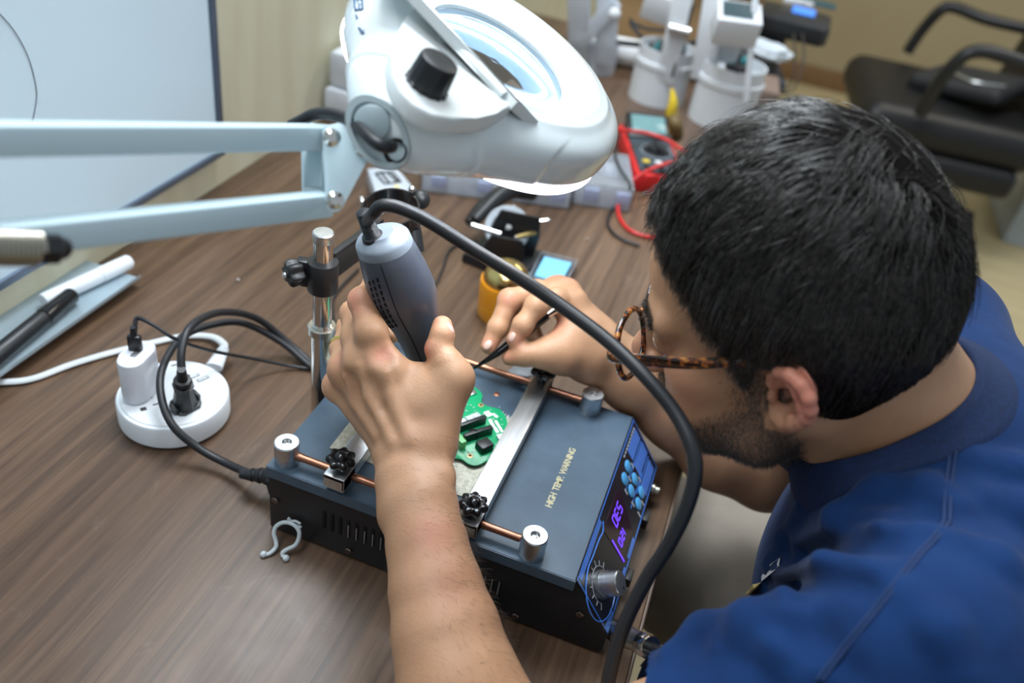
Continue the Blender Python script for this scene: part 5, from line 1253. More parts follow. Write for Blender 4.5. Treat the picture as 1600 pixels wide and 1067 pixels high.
finger(B, [mR['r'], W(835, 458, .852), W(805, 470, .845), W(800, 500, .850), W(806, 520, .850)], [.0108, .0100, .0096, .0084, .0076])
finger(B, [mR['p'], W(845, 475, .868), W(828, 495, .868), W(832, 520, .866), W(842, 532, .860)], [.0098, .0090, .0084, .0074, .0068])
B.chain([W(915, 560, .826), W(880, 556, .812), W(848, 554, .804), W(820, 554, .802), W(797, 558, .805)], [.0185, .0175, .0120, .0105, .0082], .016, kj=.006)
B.cone(W(900, 520, .822), W(872, 545, .812), .0150, .0130, .02)

bodymb = B.mesh()
for s_ in (-1, 1): ear(s_).mesh(bodymb)
person = thing('person', (.62, .08, -.75), 'person in a navy t-shirt bent over the desk, holding a hot air gun and tweezers', 'person')
body = obj('body', bodymb, M_SKIN, person, ang=180)
# skin tone map: redder ears, knuckles, finger ends and nose; shaved-beard shadow on the jaw
VB = np.array(bodymb.v)
def blob(c, r_, amp): d_ = np.linalg.norm(VB - V3(c), axis=1); return amp * np.exp(-(d_ / r_) ** 2)
red = np.zeros(len(VB))
for c, r_, a_ in [(hd(-.020, .088, .004), .024, .85), (hd(-.020, -.088, .004), .024, .8), (hd(.112, 0, -.026), .014, .35), (hd(.062, .045, -.018), .022, .25), (hd(.098, 0, -.058), .013, .45),
                  (W(597, 556, .650), .008, .55), (W(545, 563, .672), .010, .5), (W(526, 590, .70), .010, .4), (W(553, 470, .655), .012, .45), (tip_, .010, .35), (W(668, 545, .655), .008, .5),
                  (W(884, 450, .84), .012, .45), (W(795, 466, .81), .010, .35), (W(803, 531, .79), .010, .45), (W(764, 541, .81), .010, .45), (W(797, 558, .80), .009, .4), (W(870, 515, .82), .013, .7), (W(680, 830, .58), .016, .35), (W(700, 900, .56), .03, .12)]:
    red = np.maximum(red, blob(c, r_, a_))
LV = (VB - HC) @ HM
def beard_w(P):
    f, l, u = P[:, 0], np.abs(P[:, 1]), P[:, 2]
    w_ = np.zeros(len(P))
    low = np.interp(f, [-.012, .015, .040, .070, .10], [.004, -.018, -.036, -.050, -.062])      # upper edge of the cheek beard
    w_ = np.clip((low - u) / .012, 0, 1) * np.clip((f + .016) / .012, 0, 1) * np.clip((u + .135) / .02, 0, 1)
    must = np.exp(-((u + .0410) / .0050) ** 2) * np.clip((.034 - l) / .008, 0, 1) * (f > .078)
    side = np.exp(-((f - .010) / .013) ** 2) * np.clip((.02 - u) / .01, 0, 1) * np.clip((u + .05) / .02, 0, 1) * (l > .05)
    return np.clip(np.maximum(np.maximum(w_, must), side), 0, 1) * (np.linalg.norm(P, axis=1) < .16) * (f > -.02) * (l < np.where(u > -.035, .0695, .08))
brd = beard_w(LV) * .62
brow = np.exp(-((LV[:, 2] - .0235) / .0045) ** 2) * (np.abs(np.abs(LV[:, 1]) - .031) < .019) * (LV[:, 0] > .066) * (np.linalg.norm(LV, axis=1) < .13) * .6
brd = np.maximum(brd, brow)
ca_ = body.data.color_attributes.new('tone', 'FLOAT_COLOR', 'POINT')
ca_.data.foreach_set('color', np.stack([np.clip(red, 0, 1), np.clip(brd, 0, 1), 0 * red, 0 * red + 1], 1).ravel().astype(np.float32))

# fingernails
M_NAIL = mat('fingernail', (.72, .46, .38), .25, coat=.3)
def nail(u, v_, ru, rv, ang, nm='fingernail'):
    p = B.hit(u, v_, .4, .95)
    if p is None: return
    n_ = B.grad(p, .004); ca, sa = math.cos(ang), math.sin(ang); x = RC[0] * ca + RC[1] * sa; F = frame(n_, x)
    b = MB(); b.ball(p - n_ * .0004, (ru, rv, .0016), 18, F); obj(nm, b, M_NAIL, person, ang=180)
nail(762, 539, .0052, .0038, 2.2); nail(800, 526, .0050, .0038, 2.1); nail(704, 512, .0052, .0030, 1.35)

# ------------------------------------------------------------------ hair
def sampF(P):
    i = (P - B.lo) / B.h; i0 = np.clip(np.floor(i).astype(int), 0, B.n - 2); t = np.clip(i - i0, 0, 1); o_ = 0
    for a in (0, 1):
        for b_ in (0, 1):
            for c_ in (0, 1):
                o_ = o_ + B.F[i0[:, 0] + a, i0[:, 1] + b_, i0[:, 2] + c_] * (t[:, 0] if a else 1 - t[:, 0]) * (t[:, 1] if b_ else 1 - t[:, 1]) * (t[:, 2] if c_ else 1 - t[:, 2])
    return o_
HO = V3((-.004, 0, .036))          # head-local centre of the skull
def skull_r(D):
    """radius of an idealised skull along local directions D (ears and neck left out)"""
    rad = V3((.0915, .0765, .104)); r1 = 1 / np.sqrt(((D / rad) ** 2).sum(1))
    c2 = V3((.040, 0, .008)); rad2 = V3((.060, .061, .063))         # forehead bulge
    q = D / rad2; e = -c2 / rad2; A_ = (q * q).sum(1); Bq = (q * e).sum(1); Cq = e @ e - 1; disc = Bq * Bq - A_ * Cq
    r2 = np.where(disc > 0, (-Bq + np.sqrt(np.maximum(disc, 0))) / A_, 0)
    c3 = V3((-.036, 0, -.045)); rad3 = V3((.044, .050, .060)); q = D / rad3; e = -c3 / rad3; A_ = (q * q).sum(1); Bq = (q * e).sum(1); Cq = e @ e - 1; disc = Bq * Bq - A_ * Cq
    r3 = np.where(disc > 0, (-Bq + np.sqrt(np.maximum(disc, 0))) / A_, 0)
    return np.maximum(np.maximum(r1, r2), r3)
def haired(P):
    """P head-local surface points -> True where scalp hair grows"""
    f, l, u = P[:, 0], np.abs(P[:, 1]), P[:, 2]
    fmax = np.interp(u, [-.10, -.030, -.02, .0, .02, .04, .06, .08, .10], [-.030, -.026, .014, .020, .027, .036, .048, .064, .076])
    fmax = np.where((u > .082) & (l < .046), np.maximum(fmax, np.interp(u, [.082, .090, .102], [.05, .068, .085])), fmax)
    umin = np.interp(f, [-.11, -.08, -.03, -.022, -.020, .008, .012, .03], [-.050, -.056, -.046, -.032, .020, .020, -.016, -.016])
    return (f < fmax) & (u > umin)
rs = np.random.RandomState(3)
WH = unit(V3((-.070, .004, .112)) - HO)         # crown whorl
def comb(D):
    """tangent combing direction on the unit sphere of directions D"""
    a = D - WH; t = a - D * (a * D).sum(1)[:, None]
    t /= np.linalg.norm(t, axis=1)[:, None] + 1e-9
    sw = np.cross(D, t)                         # swirl
    near = np.exp(-((D - WH) ** 2).sum(1) / .10)
    t = t + sw * (.9 * near[:, None] + .18)
    dn = V3((.25, 0, -1)); g = dn - D * (D @ dn)[:, None]
    side = np.clip(1 - D[:, 2] * 1.3, 0, 1)[:, None]
    t = t * (1 - .45 * side) + g * .45 * side
    fr = np.clip(D[:, 0] * 1.2 - .2, 0, 1)[:, None] * np.clip(D[:, 2], 0, 1)[:, None]
    t = t + fr * V3((.25, .75, .05))             # the fringe is brushed to the left
    t -= D * (t * D).sum(1)[:, None]
    return t / (np.linalg.norm(t, axis=1)[:, None] + 1e-9)
def strands(nc, per, length, lift, spread, r0, jit, seed, lo_mask=None, tipclump=.75, npt=8):
    r_ = np.random.RandomState(seed)
    D = r_.randn(nc * 6, 3); D /= np.linalg.norm(D, axis=1)[:, None]; P = HO + D * skull_r(D)[:, None]; D = D[haired(P)][:nc]
    Lc = length(D) * r_.uniform(.75, 1.15, len(D)); az = r_.randn(len(D)) * .13
    n_ = len(D); Dg = np.repeat(D, per, 0); m_ = len(Dg)
    off = r_.randn(m_, 3) * spread; Ds = Dg + off; Ds /= np.linalg.norm(Ds, axis=1)[:, None]
    Pg = HO + Ds * skull_r(Ds)[:, None]; ok = haired(Pg); Ds = Ds[ok]; Dg = Dg[ok]; gi = np.repeat(np.arange(n_), per)[ok]; m_ = len(Ds)
    L_ = Lc[gi] * r_.uniform(.75, 1.08, m_); rot = az[gi] + r_.randn(m_) * jit
    lf = (lift(Dg) * r_.uniform(.68, 1.12, n_)[gi]) * r_.uniform(.85, 1.08, m_)
    cur = Ds.copy(); cg = Dg.copy(); out = []
    for k in range(npt):
        s = k / (npt - 1)
        hgt = lf * (1 - (1 - s) ** 2.0) * (1.0 - .25 * s * s)
        cl = tipclump * s ** 1.5
        dd = cur * (1 - cl) + cg * cl; dd /= np.linalg.norm(dd, axis=1)[:, None]
        out.append(HO + dd * (skull_r(dd) - .0015 + hgt)[:, None])
        def adv(c):
            t = comb(c); bb_ = np.cross(c, t); t2 = t * np.cos(rot)[:, None] + bb_ * np.sin(rot)[:, None]
            inside = haired(HO + (c + t2 * .03) / np.linalg.norm(c + t2 * .03, axis=1)[:, None] * skull_r(c)[:, None]); fz = np.where(inside, 1.0, .20)
            c2 = c + t2 * (fz * L_ / (npt - 1) / (skull_r(c) + .01))[:, None]; return c2 / np.linalg.norm(c2, axis=1)[:, None]
        cur = adv(cur); cg = adv(cg)
    return np.stack(out, 1), np.full(m_, r0) * r_.uniform(.8, 1.3, m_)
def strand_mesh(Pl, rad, mb, world=None):
    """3-sided tapered tubes; Pl (m, n, 3) head-local or world"""
    P = Pl if world else HC + Pl @ HM.T
    m_, n_, _ = P.shape; T = np.gradient(P, axis=1); T /= np.linalg.norm(T, axis=2)[:, :, None] + 1e-9
    up = np.array([.31, .42, .85]); X = np.cross(T, up); X /= np.linalg.norm(X, axis=2)[:, :, None] + 1e-9; Y = np.cross(T, X)
    tp = (1 - .85 * np.linspace(0, 1, n_) ** 2)[None, :, None] * rad[:, None, None]
    R3 = [P + tp * (X * math.cos(a) + Y * math.sin(a)) for a in (0, 2.094, 4.189)]
    Vv = np.stack(R3, 2).reshape(-1, 3); k = len(mb.v)
    base = (np.arange(m_) * n_ * 3)[:, None, None] + (np.arange(n_ - 1) * 3)[None, :, None]; j = np.arange(3)[None, None, :]; j2 = (j + 1) % 3
    Q = np.stack([base + j, base + j2, base + 3 + j2, base + 3 + j], -1).reshape(-1, 4) + k
    mb.v.extend(Vv.tolist()); mb.f.extend(Q.tolist()); mb.mi.extend([mb.cur] * len(Q))
def ln_top(D):
    P = HO + D * skull_r(D)[:, None]; u = P[:, 2]; f = P[:, 0]
    return np.interp(u, [-.07, -.02, .03, .07, .12], [.011, .022, .044, .060, .066]) - np.clip((f - .05) / .04, 0, 1) * .018
def lf_top(D):
    P = HO + D * skull_r(D)[:, None]; u = P[:, 2]; f = P[:, 0]
    mg = np.clip((np.interp(u, [-.02, .0, .02, .04, .06, .07, .085], [.016, .022, .028, .038, .050, .066, .094]) - f) / .025, .22, 1)
    return (np.interp(u, [-.07, -.02, .03, .07, .12], [.0030, .0045, .0085, .0145, .0185]) + np.clip((f - .03) / .05, 0, 1) * .002 * (u > .06)) * mg * np.clip(1.0 + f * 2.2, .72, 1.1)
hair = MB()
# dense dark undercoat close to the scalp
n1, n2 = 150, 110; TH = np.linspace(0, 2 * np.pi, n1, endpoint=False); PH = np.linspace(0.0, 2.45, n2)
DD = np.stack([np.outer(np.sin(PH), np.cos(TH)), np.outer(np.sin(PH), np.sin(TH)), np.outer(np.cos(PH), np.ones(n1))], -1).reshape(-1, 3)
PS = HO + DD * skull_r(DD)[:, None]; ok = haired(PS)
lf0 = lf_top(DD) * .45 + .0012; lf0 = np.where(ok & ~((PS[:, 0] > .008) & (PS[:, 2] < .018)), lf0, -.004)
okg = ok.reshape(n2, n1); lg = lf0.reshape(n2, n1)
for _ in range(3): lg = (lg + np.roll(lg, 1, 1) + np.roll(lg, -1, 1) + np.vstack([lg[1:], lg[-1:]]) + np.vstack([lg[:1], lg[:-1]])) / 5
PU = HO + DD * (skull_r(DD) + lg.reshape(-1))[:, None]
fc = []
for i in range(n2 - 1):
    for j in range(n1):
        if okg[i, j] or okg[i + 1, j] or okg[i, (j + 1) % n1] or okg[i + 1, (j + 1) % n1]: fc.append((i * n1 + j, (i + 1) * n1 + j, (i + 1) * n1 + (j + 1) % n1, i * n1 + (j + 1) % n1))
hair.cur = 1; hair.add(HC + PU @ HM.T, fc); hair.cur = 0
P1, R1 = strands(1150, 22, ln_top, lf_top, .050, .00030, .035, 11, tipclump=.80, npt=9)
strand_mesh(P1, R1, hair)
P2_, R2_ = strands(420, 5, lambda D: ln_top(D) * 1.10, lambda D: lf_top(D) * 1.22, .030, .00024, .20, 12, tipclump=.92)
strand_mesh(P2_, R2_, hair)
def hair_mat():
    m = bpy.data.materials.new('dark_brown_hair'); m.use_nodes = True; nt = m.node_tree; b = nt.nodes['Principled BSDF']
    b.inputs['Base Color'].default_value = (.010, .0085, .0075, 1); b.inputs['Roughness'].default_value = .30; b.inputs['Specular IOR Level'].default_value = .8
    b.inputs['Sheen Weight'].default_value = 0.0
    tc = nt.nodes.new('ShaderNodeTexCoord'); n_ = nt.nodes.new('ShaderNodeTexNoise'); n_.inputs['Scale'].default_value = 260; nt.links.new(tc.outputs['Object'], n_.inputs[0])
    r_ = nt.nodes.new('ShaderNodeValToRGB'); r_.color_ramp.elements[0].position = .35; r_.color_ramp.elements[0].color = (.006, .005, .0045, 1); r_.color_ramp.elements[1].position = .7; r_.color_ramp.elements[1].color = (.048, .040, .034, 1)  # lighter streaks in the colour stand in for shine on the strands
    nt.links.new(n_.outputs[0], r_.inputs[0]); nt.links.new(r_.outputs[0], b.inputs['Base Color']); return m
M_HAIR = hair_mat()
ho = obj('hair', hair, [M_HAIR, mat('hair_depth', (.006, .005, .0045), .95, spec=.05)], person, ang=180); ho['kind'] = 'stuff'

# beard, eyebrows and arm hair grow out of the skin surface
def surf_strands(idx, nrm, length, dirf, r0, mb, seed, bend=.6, npt=4):
    r_ = np.random.RandomState(seed); P0 = VB[idx] + r_.randn(len(idx), 3) * .0009; N_ = nrm[idx]; Dv = dirf(P0, N_); out = []
    L_ = length * r_.uniform(.5, 1.2, len(idx)); Dv = Dv + r_.randn(len(idx), 3) * .35; Dv /= np.linalg.norm(Dv, axis=1)[:, None]
    for k in range(npt):
        s = k / (npt - 1); out.append(P0 + (N_ * (s * (1 - bend * s))[..., None] if False else N_ * (s * (1 - bend * s))) * L_[:, None] * .8 + Dv * (bend * s) * L_[:, None])
    strand_mesh(np.stack(out, 1), np.full(len(idx), r0), mb, True)
nb = np.zeros(len(VB) * 3); body.data.vertices.foreach_get('normal', nb); NB_ = nb.reshape(-1, 3)
rr_ = np.random.RandomState(5)
bw = beard_w(LV); cand = np.where(rr_.rand(len(VB)) < bw * .95)[0]; cand = np.concatenate([cand] * 3)
mb_ = MB(); dn = HM @ V3((-.1, 0, -1)); surf_strands(cand, NB_, .0040, lambda P, N_: np.tile(dn, (len(P), 1)), .00011, mb_, 2); o = obj('beard', mb_, M_HAIR, person, ang=180); o['kind'] = 'stuff'
bi = np.where(brow > .2)[0]; bi = np.concatenate([bi] * 3)
mb_ = MB(); lt = lambda P, N_: (HM @ V3((-.3, 0, .2)))[None, :] + np.sign(((P - HC) @ HM)[:, 1])[:, None] * HM[:, 1][None, :]
surf_strands(bi, NB_, .0075, lt, .00016, mb_, 3, bend=.8); obj('eyebrow', mb_, M_HAIR, person, ang=180)
mb_ = MB(); fax = unit(LWR - LEL); tt_ = (VB - LEL) @ fax; dist = np.linalg.norm(VB - LEL - tt_[:, None] * fax, axis=1)
arm_i = np.where((tt_ > .02) & (tt_ < .262) & (dist < .06) & (NB_ @ RC[0] > -.25))[0]; arm_i = rr_.choice(arm_i, min(1500, len(arm_i)), replace=False)
surf_strands(arm_i, NB_, .011, lambda P, N_: np.tile(RC[0] * .7 + RC[1] * .7, (len(P), 1)), .00007, mb_, 4, bend=.7, npt=5)
ah = obj('arm_hair', mb_, mat('arm_hair_strand', (.05, .03, .02), .5), person, ang=180); ah['kind'] = 'stuff'

# eye whites and irises
for s in (-1, 1):
    b = MB(); b.ball(hd(.0785, s * .032, .004), .0116, 24); e = obj('eye', b, mat('eye_white', (.75, .72, .68), .2, coat=.4), person, ang=180)
    b = MB(); b.ball(hd(.0855, s * .032, .0035), .0056, 16); obj('iris', b, mat('dark_iris', (.03, .015, .008), .15), e, ang=180)

# ------------------------------------------------------------------ shirt
S = Vol((.33, -.27, -.36), (.86, .44, .36), .0027)
S.chain([V3((.490, .083, .205)), V3((.512, .085, .09)), V3((.535, .085, -.06)), V3((.62, .085, -.24))], [.084, .100, .104, .125], .03, wdir=(0, 1, 0), sw=1.45)
S.chain([V3((.515, .083, .220)), V3((.60, .085, .12)), V3((.66, .085, -.05))], [.078, .098, .105], .04, wdir=(0, 1, 0), sw=1.4)
S.cone(NB + V3((.02, -.02, -.020)), LSH + V3((0, 0, .002)), .058, .060, .04); S.cone(NB + V3((.02, .02, -.015)), RSH + V3((.03, 0, .01)), .060, .060, .04)
S.cone(LSH, LEL + (LSH - LEL) * .38, .060, .058, .035); S.cone(RSH, REL + (RSH - REL) * .42, .058, .054, .04)
NC = V3((.449, .083, .247)); nax = unit((-.69, 0, .72)); nfx = unit((-.72, 0, -.69))     # collar centre, neck axis, towards the throat
S.cone(NC - nax * .060, NC - nax * .004, .086, .0735, .02)
S.cone(NC - nax * .004 + nax * .0735, NC + nax * .22, .0735, .10, .003, 's')
S.cone(NC - nax * .02, NC + nax * .2, .0640, .0640, .002, 's')
# folds
def fold(pts, r0, depth, k=.016, mode='u'):
    P = [S.hit(u, v_, .25, .9) for u, v_ in pts]; P = [p for p in P if p is not None]
    if len(P) < 2: return
    P = [p + (p - CAM) * 0 + unit(p - CAM) * (r0 * 1.0 - depth if mode == 'u' else -r0 + depth) for p in P]
    S.chain(P, [r0 * .6] + [r0] * (len(P) - 2) + [r0 * .6], k, mode)
FOLDS = [([(1130, 1010), (1170, 1000), (1215, 1020), (1250, 1060)], .006, .0045, 'u'), ([(1255, 790), (1230, 840), (1200, 880)], .006, .0040, 'u'), ([(1500, 850), (1560, 880), (1620, 930)], .008, .0045, 'u'), ([(1420, 930), (1470, 985), (1500, 1050)], .008, .0040, 'u'), ([(1160, 930), (1215, 900), (1290, 888), (1375, 898)], .0075, .0062, 'u'), ([(1250, 850), (1310, 825), (1390, 818), (1450, 835)], .0075, .0062, 'u'),
         ([(1300, 800), (1370, 770), (1450, 765), (1500, 790)], .007, .0055, 'u'), ([(1170, 955), (1240, 935), (1310, 930)], .0065, .0055, 'u'),
         ([(1050, 1022), (1100, 985), (1170, 968), (1230, 985), (1300, 1030)], .009, .0065, 'u'),
         ([(1190, 918), (1260, 905), (1340, 912)], .006, .0016, 's'), ([(1250, 868), (1320, 848), (1400, 850)], .006, .0016, 's'),
         ([(1320, 808), (1400, 792), (1460, 800)], .005, .0015, 's'), ([(1200, 965), (1260, 990), (1320, 1045)], .008, .0030, 's'),
         ([(1540, 780), (1600, 800), (1650, 830)], .009, .0060, 'u'), ([(1530, 720), (1590, 735), (1640, 750)], .007, .0050, 'u')]
for pts, r0, dp, md in FOLDS: fold(pts, r0, dp, .012, md)
def shirt_mat():
    m = mat('navy_cotton', (.0035, .027, .105), .85, var=(.0025, .020, .082), vscale=34, sheen=.06, spec=.2)
    nt = m.node_tree; b = nt.nodes['Principled BSDF']; tc = nt.nodes.new('ShaderNodeTexCoord')
    a = nt.nodes.new('ShaderNodeTexNoise'); a.inputs['Scale'].default_value = 900; a.inputs['Detail'].default_value = 3; nt.links.new(tc.outputs['Object'], a.inputs[0])
    c = nt.nodes.new('ShaderNodeTexNoise'); c.inputs['Scale'].default_value = 22; c.inputs['Detail'].default_value = 3; c.inputs['Distortion'].default_value = .8; nt.links.new(tc.outputs['Object'], c.inputs[0])
    b1 = nt.nodes.new('ShaderNodeBump'); b1.inputs['Strength'].default_value = .3; b1.inputs['Distance'].default_value = .004; nt.links.new(c.outputs[0], b1.inputs['Height'])
    b2 = nt.nodes.new('ShaderNodeBump'); b2.inputs['Strength'].default_value = .3; b2.inputs['Distance'].default_value = .0006; nt.links.new(a.outputs[0], b2.inputs['Height']); nt.links.new(b1.outputs[0], b2.inputs['Normal'])
    nt.links.new(b2.outputs[0], b.inputs['Normal']); return m
M_SHIRT = shirt_mat()
shirt = obj('t_shirt', S.mesh(), M_SHIRT, person, ang=180)
M_RIB = mat('navy_rib_knit', (.004, .020, .080), .85, var=(.003, .012, .048), vscale=1.0, vstretch=(500, 500, 60))
NY = V3((0, 1, 0)); n_ = 80; rads = [.0630, .0640, .0670, .0715, .0760, .0810, .0835, .0845]; HZ = np.zeros((n_, len(rads)))
for i in range(n_):
    a = 2 * math.pi * i / n_; rd = nfx * math.cos(a) + NY * math.sin(a)
    for j, r_ in enumerate(rads):
        z = .09
        while z > -.09 and S.at(NC + rd * max(r_, .0665) + nax * z) > 0: z -= .0009
        HZ[i, j] = z
for _ in range(5): HZ = (HZ + np.roll(HZ, 1, 0) + np.roll(HZ, -1, 0)) / 3
vs = []; lifts = [-.010, .0030, .0044, .0036, .0032, .0028, .0008, -.0030]
for i in range(n_):
    a = 2 * math.pi * i / n_; rd = nfx * math.cos(a) + NY * math.sin(a)
    for j, r_ in enumerate(rads): vs.append(NC + rd * (r_ - .001) + nax * (HZ[i, j] + lifts[j]) + rd * max(0, lifts[j]) * .5)
m_ = len(rads); fs = [(i * m_ + j, ((i + 1) % n_) * m_ + j, ((i + 1) % n_) * m_ + j + 1, i * m_ + j + 1) for i in range(n_) for j in range(m_ - 1)]
b = MB(); b.add(vs, fs); obj('collar', b, M_RIB, shirt, ang=180)
# seams: raised double rows laid on the cloth
M_SEAM = mat('navy_seam', (.006, .026, .095), .85)
def on_shirt(pts, lift=.0006):
    out = []
    for u, v_ in pts:
        p = S.hit(u, v_, .25, .9)
        if p is not None: out.append(p - unit(p - CAM) * lift)
    return out
def dense(pts, k=5):
    o_ = []
    for i in range(len(pts) - 1):
        for j in range(k): t = j / k; o_.append((pts[i][0] * (1 - t) + pts[i + 1][0] * t, pts[i][1] * (1 - t) + pts[i + 1][1] * t))
    o_.append(pts[-1]); return o_
for off in (0, 9):
    b = MB()
    for pts in ([(1494 - off, 706), (1486 - off, 760), (1484 - off, 815)], [(1484 - off, 815), (1462 - off, 845), (1440 - off, 866), (1395 - off, 925), (1355 - off, 975), (1314 - off, 1024), (1285 - off, 1064)]):
        q = on_shirt(dense(pts, 5), .0010)
        for _ in range(4): q = [q[0]] + [(q[i - 1] + q[i] * 2 + q[i + 1]) / 4 for i in range(1, len(q) - 1)] + [q[-1]]
        if len(q) > 2: b.tube(q, .0012, 8, smooth=3)
    if b.v: obj('seam', b, M_SEAM, shirt, ang=180)
# printed patch on the chest
M_PR = mat('chest_print_white', (.72, .74, .76), .7); M_PG = mat('chest_print_gold', (.55, .42, .16), .7)
def patch(poly, m, nm):
    q = on_shirt(poly, .0012)
    if len(q) < 3: return
    c_ = np.mean(q, 0); b = MB(); n_ = len(q); b.add([c_] + q, [(0, i + 1, (i + 1) % n_ + 1) for i in range(n_)]); b.add([p + unit(p - CAM) * .0008 for p in [c_] + q], [(0, (i + 1) % n_ + 1, i + 1) for i in range(n_)]); obj(nm, b, m, shirt)
patch([(1219, 871), (1205, 880), (1185, 900), (1176, 912), (1190, 908), (1208, 893), (1217, 884)], M_PR, 'chest_print')
patch([(1176, 913), (1168, 922), (1164, 930), (1172, 929), (1184, 918), (1190, 909)], M_PG, 'chest_print')

# ------------------------------------------------------------------ trousers and shoes
T_ = Vol((-.02, -.18, -.76), (.86, .54, -.06), .006)
T_.cone((.66, .03, -.225), (.68, .15, -.225), .130, .130, .04)
for y0, y1, xk in ((.000, -.03, .20), (.180, .375, .20)):
    T_.chain([V3((.64, y0, -.225)), V3((.44, y0 * .35 + y1 * .65, -.205)), V3((xk, y1, -.215))], [.105, .100, .085], .03)
    T_.chain([V3((xk, y1, -.215)), V3((xk + .03, y1, -.45)), V3((xk + .05, y1, -.66))], [.070, .062, .058], .03)
T_.chain([V3((.36, -.06, -.125)), V3((.45, .0, -.115)), V3((.56, .05, -.12))], [.008, .012, .010], .03)
obj('trousers', T_.mesh(), mat('grey_brown_twill', (.27, .235, .195), .85, var=(.235, .205, .17), vscale=30, bump=.25, bscale=500), person, ang=180)
for y in (-.03, .375):
    v = Vol((.05, y - .08, -.76), (.42, y + .08, -.60), .004); v.chain([V3((.27, y, -.70)), V3((.16, y, -.715)), V3((.11, y, -.722))], [.045, .036, .028], .02); obj('shoe', v.mesh(), M_BLACK, person, ang=180)

# ------------------------------------------------------------------ glasses, ring, tweezers
gl = thing('eyeglasses', hd(.098, 0, .004), 'tortoiseshell eyeglasses worn by the person', 'glasses')
def tort():
    m = bpy.data.materials.new('tortoiseshell'); m.use_nodes = True; nt = m.node_tree; b = nt.nodes['Principled BSDF']
    tc = nt.nodes.new('ShaderNodeTexCoord'); n_ = nt.nodes.new('ShaderNodeTexNoise'); n_.inputs['Scale'].default_value = 190; n_.inputs['Detail'].default_value = 2; nt.links.new(tc.outputs['Object'], n_.inputs[0])
    r_ = nt.nodes.new('ShaderNodeValToRGB'); e = r_.color_ramp.elements; e[0].position = .48; e[0].color = (.018, .008, .005, 1); e[1].position = .66; e[1].color = (.50, .20, .03, 1)
    x_ = e.new(.57); x_.color = (.22, .05, .012, 1)
    nt.links.new(n_.outputs[0], r_.inputs[0]); nt.links.new(r_.outputs[0], b.inputs['Base Color']); b.inputs['Roughness'].default_value = .18; b.inputs['Coat Weight'].default_value = .5; return m
M_TORT = tort()
gf = .1085
def lens_pts(s, n_=32, sc=1.0):
    out = []
    for a in np.linspace(0, 2 * math.pi, n_, endpoint=False):
        c_, s_ = math.cos(a), math.sin(a); rl_ = .0265 * np.sign(c_) * abs(c_) ** .85 * sc; ru = .0225 * np.sign(s_) * abs(s_) ** .85 * sc
        l_ = .0330 + rl_; out.append(hd(gf - .002 * (l_ / .06) ** 2, s * l_, -.002 + ru))
    return out
for s in (-1, 1):
    P = lens_pts(s); b = MB(); b.tube(P + [P[0], P[1]], .0024, 10, smooth=2, caps=False); fr_ = obj('rim', b, M_TORT, gl, ang=180)
    P = lens_pts(s, sc=.93); c_ = np.mean(P, 0); n_ = len(P); b = MB(); dz = HM[:, 0] * .0008
    b.add([c_ + dz] + [p + dz for p in P], [(0, i + 1, (i + 1) % n_ + 1) for i in range(n_)]); b.add([c_ - dz] + [p - dz for p in P], [(0, (i + 1) % n_ + 1, i + 1) for i in range(n_)])
    obj('lens', b, mat('clear_lens', (.97, .98, 1.0), .0, trans=1.0, ior=1.08), fr_, ang=180)
    b = MB(); b.tube([hd(.1020, s * .0600, .006), hd(.1050, s * .0700, .0095), hd(.0990, s * .0755, .011), hd(.050, s * .0800, .0140), hd(.016, s * .0775, .0170), hd(-.004, s * .0745, .0160), hd(-.018, s * .0735, .008), hd(-.026, s * .0720, -.010)], [.0034, .0036, .0036, .0034, .0030, .0026, .0021, .0019], 12, flat=(.55, 1.25), smooth=6, flatdir=HM[:, 2])
    obj('temple', b, M_TORT, gl, ang=180)
    b = MB(); b.box(hd(.1010, s * .0725, .010), (.004, .003, .006), .0006, HM); obj('hinge', b, M_STEEL, gl)
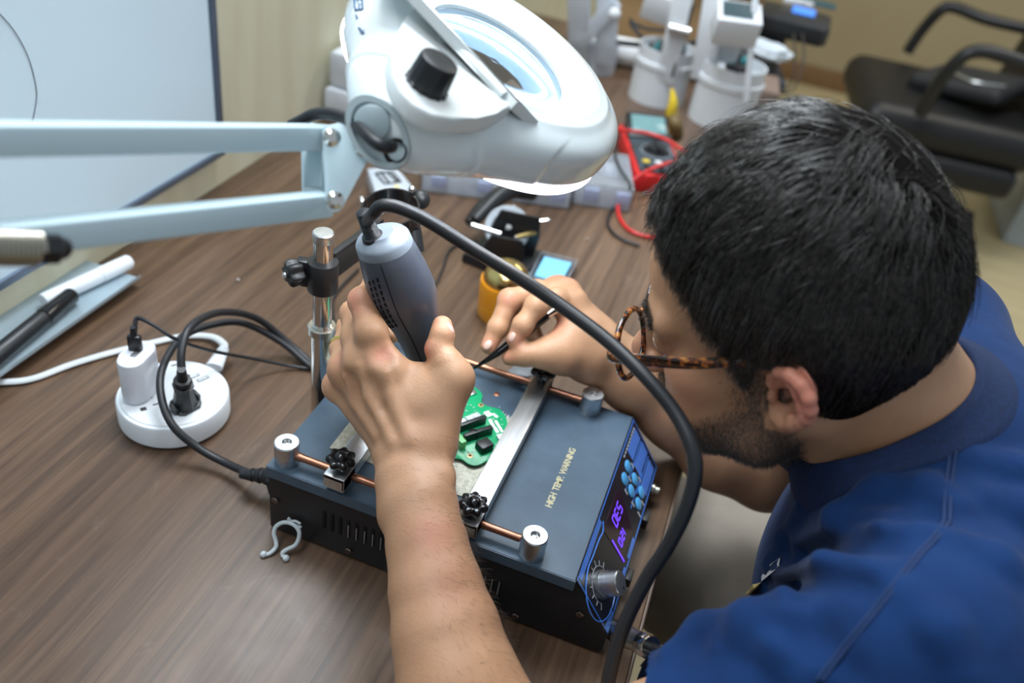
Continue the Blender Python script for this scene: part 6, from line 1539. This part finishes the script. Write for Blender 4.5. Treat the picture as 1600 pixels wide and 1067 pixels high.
b = MB(); b.tube([hd(gf, -.009, .004), hd(gf + .002, 0, .008), hd(gf, .009, .004)], .0022, 10); obj('bridge', b, M_TORT, gl, ang=180)

rg_ = thing('finger_ring', W(535, 545, .70), 'thin gold ring on the left hand gripping the gun', 'ring')
ra, rb_ = W(536, 545, .702), W(545, 512, .714); rc_ = ra * .9 + mL['r'] * .1 + (rb_ - ra) * .15
b = MB(); F = frame(rb_ - mL['r']); rc_ = W(537, 541, .7035)
b.lathe([(.0112, -.0017), (.0120, -.0015), (.0120, .0015), (.0112, .0017), (.0110, 0), (.0112, -.0017)], 48, F, rc_, caps=False); obj('band', b, M_GOLDM, rg_)

tw = thing('tweezers', W(800, 535, .80), 'black tweezers with a bright steel end held in the right hand', 'tweezers')
TT = onz(738, 577, .112); a1 = W(775, 553, .796); a2 = W(812, 524, .803); a3 = W(843, 500, .800); a4 = W(868, 484, .803)
sd_ = unit(np.cross(a2 - TT, CAM - a2))
for s in (-1, 1):
    b = MB(); b.tube([TT + sd_ * s * .0003, a1 + sd_ * s * .0012, a2 + sd_ * s * .0024, a3 + sd_ * s * .0024, a3 * .5 + a4 * .5 + sd_ * s * .0014], [.0006, .0024, .0034, .0034, .0034], 12, flat=(.35, 1.1), smooth=6); obj('arm', b, M_BLACKG, tw)
b = MB(); b.tube([a3 * .5 + a4 * .5, a4, a4 + (a4 - a3) * .25], [.0034, .0040, .0030], 12, flat=(.8, 1)); obj('steel_end', b, M_CHROME, tw)

# stool under the person
stl = thing('stool', (.68, .085, -.75), 'black padded stool carrying the seated person', 'stool')
b = MB(); b.lathe([(.14, -.375), (.175, -.370), (.185, -.350), (.175, -.325), (.13, -.318), (.001, -.316)], 48, None, (.68, .085, 0)); obj('seat', b, M_LEA, stl)
b = MB(); b.cyl((.68, .085, -.70), (.68, .085, -.37), .025); obj('gas_column', b, M_BLACKG, stl)
for k in range(5):
    a = k * 2 * math.pi / 5; e = V3((.68 + .24 * math.cos(a), .085 + .24 * math.sin(a), -.735)); b = MB(); b.tube([(.68, .085, -.69), e], [.022, .014], 12); obj('leg', b, M_BLACK, stl)
